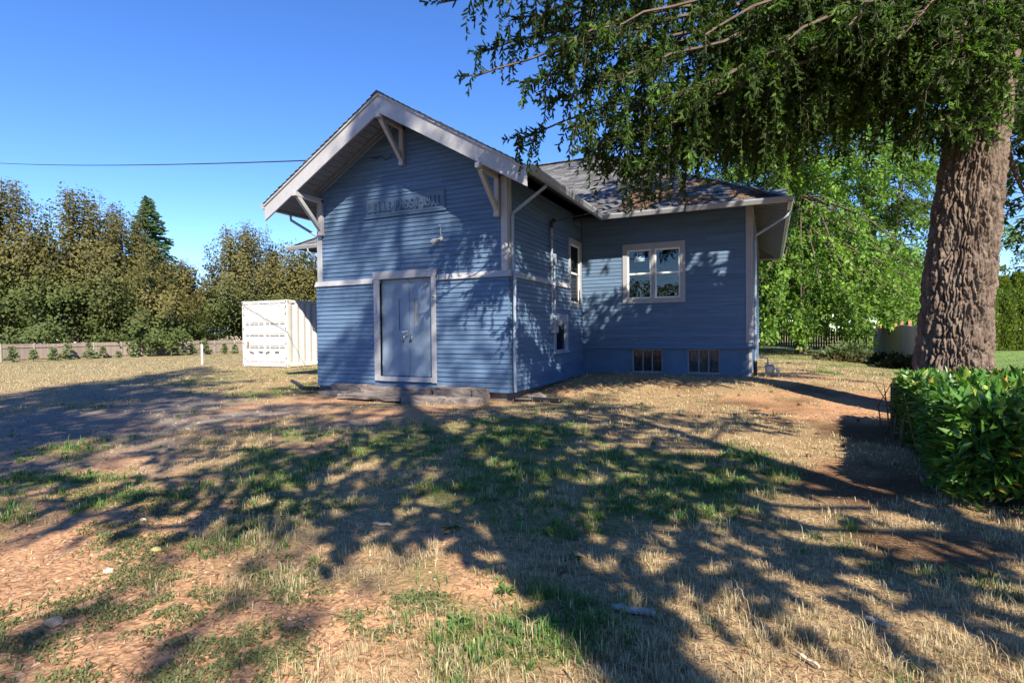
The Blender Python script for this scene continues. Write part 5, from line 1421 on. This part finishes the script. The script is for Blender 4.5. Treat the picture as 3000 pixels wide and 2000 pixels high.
# ------------------------------------------------------------------ drooping broadleaf tree on the right
def drooping_tree(label, base, H, R, r, narc, npl, col, trunk=.35, lowest=1.2):
    b = np.array(base, float); t = thing('drooping_tree', label, 'tree', b); wd = MB()
    for k in range(3):
        a = r.uniform(0, 6.28); wd.tube([b + (0, 0, -.3), b + (math.cos(a) * .3, math.sin(a) * .3, H * .25), b + (math.cos(a) * 1.2, math.sin(a) * 1.2, H * .6), b + (math.cos(a) * 1.5, math.sin(a) * 1.5, H * .92)], [trunk * (1.2 if k == 0 else .8), trunk * .7, trunk * .45, .05], 8)
    RO, RD, RL, RCc = [], [], [], []
    for i in range(narc):
        az = r.uniform(0, 6.283); zs = H * (r.uniform(.22, .9) if r.random() < .6 else r.uniform(.16, .42)); rr = R * math.sqrt(max(.05, 1 - ((zs / H - .35) / .75) ** 2)) * r.uniform(.35, 1.05)
        hd = np.array([math.cos(az), math.sin(az), 0]); a = b + np.array([0, 0, zs]); e = a + hd * rr + np.array([0, 0, -r.uniform(.05, .45) * rr - (H * .14 if zs < .42 * H else 0)])
        e[2] = max(e[2], b[2] + lowest + .4)
        pa = bez(a, (a + e) / 2 + np.array([0, 0, .32 * rr]), e, 12)
        wd.tube(pa[::3], [.06, .045, .03, .015], 4)
        c0 = np.array(col) * r.uniform(.5, 1.4) * (1 + np.array((.35, .2, 0)) * r.random())
        for k in range(npl):
            q = r.beta(2.2, 1.1) * 11; j = min(int(q), 10); p = pa[j] * (1 - (q - j)) + pa[j + 1] * (q - j) + r.normal(0, .18, 3)
            # short drooping shoot
            dr = unit(hd * r.uniform(.0, .6) + r.normal(0, .35, 3) + np.array([0, 0, -r.uniform(.4, 1.1)]))
            RO.append(p); RD.append(dr); RL.append(r.uniform(.28, .6)); RCc.append(c0 * r.uniform(.8, 1.2))
    wd.build('trunk', m_limb, t)
    RO, RD, RL, RCc = map(np.array, (RO, RD, RL, RCc))
    m = 6; n = len(RO); f = np.repeat(np.arange(n), m); tt = np.tile((np.arange(m) + .6) / m, n)
    sgn = np.tile(np.where(np.arange(m) % 2, 1., -1.), n); sv = unit(np.cross(RD, r.normal(0, 1, (n, 3))))
    P = RO[f] + RD[f] * (RL[f] * tt)[:, None]; P[:, 2] -= .12 * (tt ** 2) * RL[f]
    P[:, 2] = np.maximum(P[:, 2], b[2] + .35)
    D = unit(RD[f] * .55 + sv[f] * sgn[:, None] * .8 + np.array([0, 0, -.25]) + r.normal(0, .15, (len(f), 3)))
    X = unit(np.cross(D, np.array([0, 0, 1.]) + r.normal(0, .5, (len(f), 3))))
    L = r.uniform(.16, .27, len(f)) * (1.2 - .4 * tt)
    V, F, C = rhombs(P, D, X, L, L * .25, RCc[f] * r.uniform(.85, 1.15, (len(f), 1)))
    mesh_np('crown', V, F, m_leaf, t, cols=C)
    return t
r = np.random.default_rng(52)
YG = (.105, .20, .038)
drooping_tree('broad tree with drooping bright green compound leaves behind the house', at_px(1840, 28), 19, 6.8, r, 400, 36, YG, trunk=.24, lowest=.5)
drooping_tree('second drooping bright green tree beside the grey board fence', at_px(2030, 36), 17.0, 6.4, r, 270, 34, (.095, .18, .038), trunk=.28, lowest=2.6)
drooping_tree('drooping light green tree right of the big fir trunk', at_px(2400, 42), 12, 5.0, r, 80, 34, YG, trunk=.2, lowest=3.0)
drooping_tree('dark leafy tree seen past the house corner', at_px(1745, 40), 9.0, 3.0, r, 60, 30, (.07, .12, .045), trunk=.15, lowest=1.0)

# ------------------------------------------------------------------ neighbouring lawn
ul, vl = np.meshgrid(np.linspace(10.4, 60, 60), np.linspace(13.5, 60, 60), indexing='ij')
gl = np.arange(3600).reshape(60, 60)
lawn = mesh_np('lawn', np.stack([ul, vl, gz(ul, vl) + .006], -1).reshape(-1, 3), np.stack([gl[:-1, :-1], gl[1:, :-1], gl[1:, 1:], gl[:-1, 1:]], -1).reshape(-1, 4), mat('mown_lawn', (.13, .20, .055), .9, noise=.3, nscale=1.2, bump=.4, bscale=20, spec=.2), smooth=True)
tag(lawn, kind='structure')

# ------------------------------------------------------------------ arborvitae columns, bushes
def column(label, base, H, R, r, n=5200, col=(.14, .19, .035)):
    b = np.array(base, float); t = thing('arborvitae', label, 'tree', b, 'clipped arborvitae columns on the neighbouring lawn')
    z = r.random(n) ** .9; az = r.uniform(0, 6.283, n); pr = R * np.minimum(1, (1.03 - z) * 3.2) ** .6 * (1 + .12 * np.sin(az * 5 + z * 14)) * r.uniform(.72, 1.05, n)
    P = b + np.stack([np.cos(az) * pr, np.sin(az) * pr, z * H], 1)
    D = unit(np.stack([np.cos(az) * .5, np.sin(az) * .5, np.full(n, .9)], 1) + r.normal(0, .3, (n, 3))); X = unit(np.cross(D, r.normal(0, 1, (n, 3)))); L = r.uniform(.10, .2, n)
    V, F, C = rhombs(P, D, X, L, L * .4, np.array(col) * r.uniform(.6, 1.25, (n, 1)))
    mesh_np('crown', V, F, m_leaf, t, cols=C)
    MB().tube([b + (0, 0, -.2), b + (0, 0, H * .5), b + (0, 0, H * .9)], [.09, .06, .02], 6).build('trunk', m_limb, t)
XS = [2100, 2138, 2182, 2222, 2262, 2302, 2338, 2376, 2410]
NM = ['first', 'second', 'third', 'fourth', 'fifth', 'sixth', 'seventh', 'eighth', 'ninth']
for i, xx in enumerate(XS):
    column('narrow yellow green arborvitae column, %s from the left in the neighbouring row' % NM[i], at_px(xx, 34), 4.6 + r.uniform(-.25, .3), .58, r)
def bush(label, base, w, dp, h, r, n, col, name='bush', L0=.14, bare=None):
    b = np.array(base, float); t = thing(name, label, 'bush', b)
    ph = np.arccos(r.random(n)); az = r.uniform(0, 6.283, n); q = r.uniform(.72, 1.08, n) * (1 + .25 * np.sin(az * 3 + 1) * np.sin(ph * 4))
    N = np.stack([np.cos(az) * np.sin(ph), np.sin(az) * np.sin(ph), np.cos(ph)], 1)
    P = b + N * np.array([w / 2, dp / 2, h]) * q[:, None]
    D = unit(N + r.normal(0, .55, (n, 3)) + (0, 0, .2)); X = unit(np.cross(D, r.normal(0, 1, (n, 3)))); L = L0 * r.uniform(.6, 1.3, n)
    c = np.array(col) * r.uniform(.65, 1.3, (n, 1))
    if bare: c = np.where((P[:, 2] - b[2] < h * .45)[:, None] & (r.random((n, 1)) < .7), np.array(bare) * r.uniform(.7, 1.3, (n, 1)), c)
    V, F, C = rhombs(P, D, X, L, L * .3, c); mesh_np('foliage', V, F, m_leaf, t, cols=C)
    for k in range(14):
        a = r.uniform(0, 6.283); MB().tube([b + (0, 0, -.1), b + (math.cos(a) * w * .2, math.sin(a) * dp * .2, h * .5), b + (math.cos(a) * w * .42, math.sin(a) * dp * .42, h * r.uniform(.7, 1.0))], [.02, .014, .005], 5).build('stem', m_stem, t)
bush('loose pale green bush with brown lower stems before the grey board fence', at_px(1945, 22), 1.9, 1.5, .6, r, 2600, (.12, .16, .075), bare=(.17, .12, .08))
bush('dark ivy mound creeping up the grey board fence', at_px(2032, 21), 1.5, 1.0, .36, r, 2000, (.028, .048, .018), name='ivy_mound', L0=.11)
bush('low dark bramble at the foot of the fence near the fir trunk', at_px(2072, 18.6), 1.2, 1.0, .36, r, 1800, (.035, .05, .02), name='bramble', L0=.10)

# ------------------------------------------------------------------ overhead wires
m_wire = mat('black_cable', (.02, .02, .022), .6)
def wire(name, label, p, q, sag, rad):
    p, q = np.array(p, float), np.array(q, float); n = 28; t = np.linspace(0, 1, n)[:, None]
    pts = p + (q - p) * t; pts[:, 2] -= (4 * t * (1 - t))[:, 0] * sag
    return tag(MB().tube(list(pts), rad, 5).build(name, m_wire), label, 'cable')
pl_ = np.array([-33.09, 5.68, 11.0]); pa_ = np.array([-3.15, -.04, 5.12])
wire('utility_cable', 'thin black cable running from the gable to the left edge of the sky', pa_, pa_ + (pl_ - pa_) * 1.6, .35, .016)
tag(MB().tube([pa_ + (-.02, -.01, 0), pa_ + (.12, -.03, .03), pa_ + (.22, -.02, -.09), pa_ + (.34, -.02, -.05), pa_ + (.40, -.02, .02)], .009, 5).build('cable_loop', m_wire), 'short black cable loop stapled under the gable peak', 'cable')
pm_ = np.array([.16, 2.27, 3.82]); pr_ = np.array([7.66, -.86, 4.21])
wire('service_cable', 'thin service cable crossing in front of the big fir trunk', pm_, pm_ + (pr_ - pm_) * 2.8, .25, .008)

# ------------------------------------------------------------------ small things on the ground
def g3(u, v, dz=0): return np.array([u, v, float(gzz(np.array(u), np.array(v))) + dz])
gm = thing('gas_meter', 'small grey gas meter at the right corner of the house', 'meter', (4.75, 4.75, float(gz(4.75, 4.75))))
m_gm = mat('grey_meter_paint', (.27, .29, .33), .5, noise=.1)
zg = float(gz(4.75, 4.75))
bevel(MB().box(4.64, 4.84, 4.66, 4.80, zg + .08, zg + .30).build('meter_body', m_gm, gm), .03, 2)
MB().tube([(4.74, 4.65, zg + .19), (4.74, 4.63, zg + .19)], .07, 14).build('dial', m_metal, gm)
MB().tube([(4.70, 4.74, zg + .29), (4.70, 4.74, zg + .44), (4.58, 4.75, zg + .46), (4.52, 4.75, zg + .46)], .02, 8).tube([(4.84, 4.74, zg + .2), (4.93, 4.74, zg + .2), (4.93, 4.74, zg - .1)], .025, 8).build('riser_pipe', m_gm, gm)
MB().tube([(4.92, 4.70, zg + .16), (4.92, 4.62, zg + .16)], .05, 12).build('regulator', m_gm, gm)
def corrpipe(name, label, pts, rad):
    pts = [np.array(p) for p in pts]; P, R_ = [], []
    for i in range(len(pts) - 1):
        for k in range(14):
            P.append(pts[i] + (pts[i + 1] - pts[i]) * k / 14); R_.append(rad * (1 if k % 2 else .86))
    P.append(pts[-1]); R_.append(rad)
    return tag(MB().tube(P, R_, 12).build(name, m_black, None, True), label, 'drain pipe')
corrpipe('drain_pipe', 'black corrugated drain pipe lying in the grass right of the front corner', [g3(.12, -.02, .06), g3(.45, .12, .045), g3(.80, .07, .04), g3(1.10, -.02, .04)], .055)
corrpipe('drain_pipe', 'black corrugated drain pipe curling away from the left front corner', [g3(-W - .10, .02, .06), g3(-W - .45, -.06, .05), g3(-W - .85, .22, .05), g3(-W - 1.5, .75, .04), g3(-W - 2.3, 1.3, .03)], .05)
pc = MB().tube([g3(.28, .34, .0), g3(.5, .42, .05), g3(.62, .46, .04)], [.09, .11, .05], 8).build('concrete_lump', m_conc)
tag(pc, 'pale concrete lump beside the front corner footing', 'concrete lump')
def plank(label, p, q, w, h, m=m_wood, name='wood_scrap'):
    p, q = g3(*p, .018), g3(*q, .02); mid = (p + q) / 2 + np.array([0, 0, .004]); o = MB()
    n = 6; sd_ = unit(np.cross(q - p, (0, 0, 1.)))
    V = []
    for i in range(n):
        c = p + (q - p) * i / (n - 1) + np.array([0, 0, .004 * math.sin(i * 2)]); ww = w * (1 + .2 * math.sin(i * 3.1)) / 2 * (.55 if i in (0, n - 1) else 1)
        V += [c - sd_ * ww - (0, 0, h / 2), c + sd_ * ww - (0, 0, h / 2), c + sd_ * ww + (0, 0, h / 2), c - sd_ * ww + (0, 0, h / 2)]
    F = [(4 * i + a, 4 * i + (a + 1) % 4, 4 * i + 4 + (a + 1) % 4, 4 * i + 4 + a) for i in range(n - 1) for a in range(4)] + [(3, 2, 1, 0), (4 * n - 4, 4 * n - 3, 4 * n - 2, 4 * n - 1)]
    return tag(o.add(V, F).build(name, m), label, 'wood scrap')
m_gw = mat('silvery_split_wood', (.36, .33, .31), .85, noise=.25, nscale=14, bump=.5, bscale=40)
m_pw = mat('pale_split_wood', (.5, .4, .29), .85, noise=.25, nscale=14, bump=.5)
plank('silvery grey splintered board lying in the dry grass at the bottom', (3.98, -7.21), (4.20, -7.20), .045, .014, m_gw)
plank('short pale split stick in the straw at the lower right', (4.83, -7.30), (4.91, -7.38), .016, .010, m_pw)
plank('grey splinter in the straw far at the lower right', (5.15, -6.83), (5.24, -6.88), .02, .012, m_gw)
plank('pale stick on the bare soil left of the grass', (2.02, -6.70), (2.16, -6.66), .02, .012, m_pw)
plank('pale wood splinter near the bottom edge of the bare soil', (2.45, -8.66), (2.53, -8.70), .022, .012, m_pw)
plank('small bleached splinter on the lower left soil', (2.58, -8.62), (2.64, -8.56), .014, .008, m_pw)
tw_ = [g3(4.02, -7.62, .012), g3(4.14, -7.70, .02), g3(4.25, -7.72, .018), g3(4.36, -7.80, .02)]
tag(MB().tube(tw_, [.010, .009, .008, .004], 6).build('fallen_stick', m_stem), 'dark crooked stick lying near the bottom edge of the lawn', 'stick')
def stone(label, u, v, s, col):
    r_ = np.random.default_rng(int(abs(u * 100))); import bmesh
    bm = bmesh.new(); bmesh.ops.create_icosphere(bm, subdivisions=2, radius=s)
    c = g3(u, v, s * .3)
    for w_ in bm.verts: w_.co = Vector((w_.co.x * 1.35, w_.co.y, w_.co.z * .7)) * (1 + r_.normal(0, .08)) + Vector(c)
    me = bpy.data.meshes.new('stone'); bm.to_mesh(me); bm.free(); me.materials.append(mat('stone_%d' % int(abs(u * 100)), col, .85, noise=.25, nscale=20, bump=.4))
    return tag(link(bpy.data.objects.new('stone', me)), label, 'stone')
stone('small yellowish stone on the bare soil at the left', .98, -7.66, .028, (.40, .33, .14))
stone('small pale stone below the weeds on the left soil', 1.02, -7.98, .026, (.5, .42, .33))
stone('flat tan stone at the lower left of the bare soil', 1.45, -8.47, .035, (.42, .30, .2))
stone('tiny pale pebble left of the weed mats', .30, -7.33, .020, (.5, .45, .4))
# fallen cones
m_cone = mat('brown_fir_cone', (.14, .075, .045), .9, noise=.3, nscale=30, bump=.8, bscale=60)
CN = [(3.60, -6.93), (3.57, -6.78), (3.72, -7.35), (5.0, -1.4), (5.3, -1.9), (4.4, -1.2), (3.9, -.5), (5.5, -2.6), (4.7, .4), (5.2, .9), (3.4, .6), (4.6, -6.98), (5.9, -.6), (5.1, -3.3), (2.6, .2), (5.6, -3.4), (4.2, 1.6), (3.1, 1.3)]
for i, (u, v) in enumerate(CN):
    a = random.uniform(0, 6.28); c = g3(u, v, .018); dr = np.array([math.cos(a), math.sin(a), .05]) * .035
    P = [c - dr, c - dr * .8, c - dr * .4, c, c + dr * .5, c + dr]; 
    nm = 'fallen brown fir cone in the dry grass under the big fir'
    o = MB().tube(P, [.006, .018, .025, .023, .015, .003], 8).build('fir_cone', m_cone)
    near_l = {0: 'larger brown cone beside the grass tufts at the bottom centre', 1: 'brown cone just above the larger one at the bottom centre', 2: 'brown cone left of the silvery board', 11: 'brown cone in the straw at the lower right'}
    tag(o, near_l.get(i, nm), 'fir cone', 'fallen fir cones' if i not in near_l else None)
# broad green weed rosettes
def rosette(label, u, v, s, n):
    c = g3(u, v, .005); r_ = np.random.default_rng(int(u * 1000) % 991)
    t = thing('weed_rosette', label, 'weed', c)
    for k in range(n):
        a = k * 2.4 + r_.uniform(-.3, .3); el = r_.uniform(.25, .9); d = np.array([math.cos(a) * math.cos(el), math.sin(a) * math.cos(el), math.sin(el)]); x = unit(np.cross(d, (0, 0, 1.))); L = s * r_.uniform(.7, 1.2)
        V = [c, c + d * L * .5 - x * L * .11 + (0, 0, .01), c + d * L * .5 + (0, 0, -.002), c + d * L * .5 + x * L * .11 + (0, 0, .01), c + d * L - np.array([0, 0, L * .25])]
        mesh_np('leaf', V, [(0, 2, 1), (0, 3, 2), (1, 2, 4), (2, 3, 4)], m_laurel, t, cols=np.tile((.07, .14, .035), (5, 1)))
rosette('green weed rosette on the bare soil at the bottom centre left', 3.33, -7.68, .085, 14)
rosette('green weed rosette beside the dry tufts at the bottom centre', 3.75, -7.52, .08, 13)
rosette('leggy green weed on the soil above the bottom rosette', 3.42, -7.30, .08, 11)
rosette('green rosette at the edge of the bare soil in mid left', 2.62, -6.55, .09, 13)
rosette('leafy green weed in the centre of the sparse grass', 3.62, -6.75, .07, 12)

# ------------------------------------------------------------------ far woods closing the horizon
r = np.random.default_rng(64)
n = 40000
az = np.radians(r.uniform(-180, 180, n)); dist = r.uniform(135, 175, n)
uu = CAM[0] + dist * (math.cos(0) * np.sin(az) * R2[0] + np.cos(az) * F2[0]); vv = CAM[1] + dist * (np.sin(az) * R2[1] + np.cos(az) * F2[1])
hh = 6 + 7 * fbm(az * 16, az * 0 + 3, 88) + 6 * (np.abs(az) > 1.4) + 3 * vnoise(az * 70, az * 0, 89)
P = np.stack([uu, vv, -1.2 + hh * r.random(n) ** .8], 1)
D = unit(r.normal(0, 1, (n, 3)) + (0, 0, .4)); X = unit(np.cross(D, r.normal(0, 1, (n, 3)))); L = r.uniform(1.0, 2.2, n)
V, F, C = rhombs(P, D, X, L, L * .45, np.where((r.random(n) < .5)[:, None], (.10, .13, .05), (.07, .10, .04)) * r.uniform(.7, 1.3, (n, 1)))
tag(mesh_np('distant_woods', V, F, m_leaf, cols=C), 'far off belt of trees along the horizon', 'woods', kind='stuff')
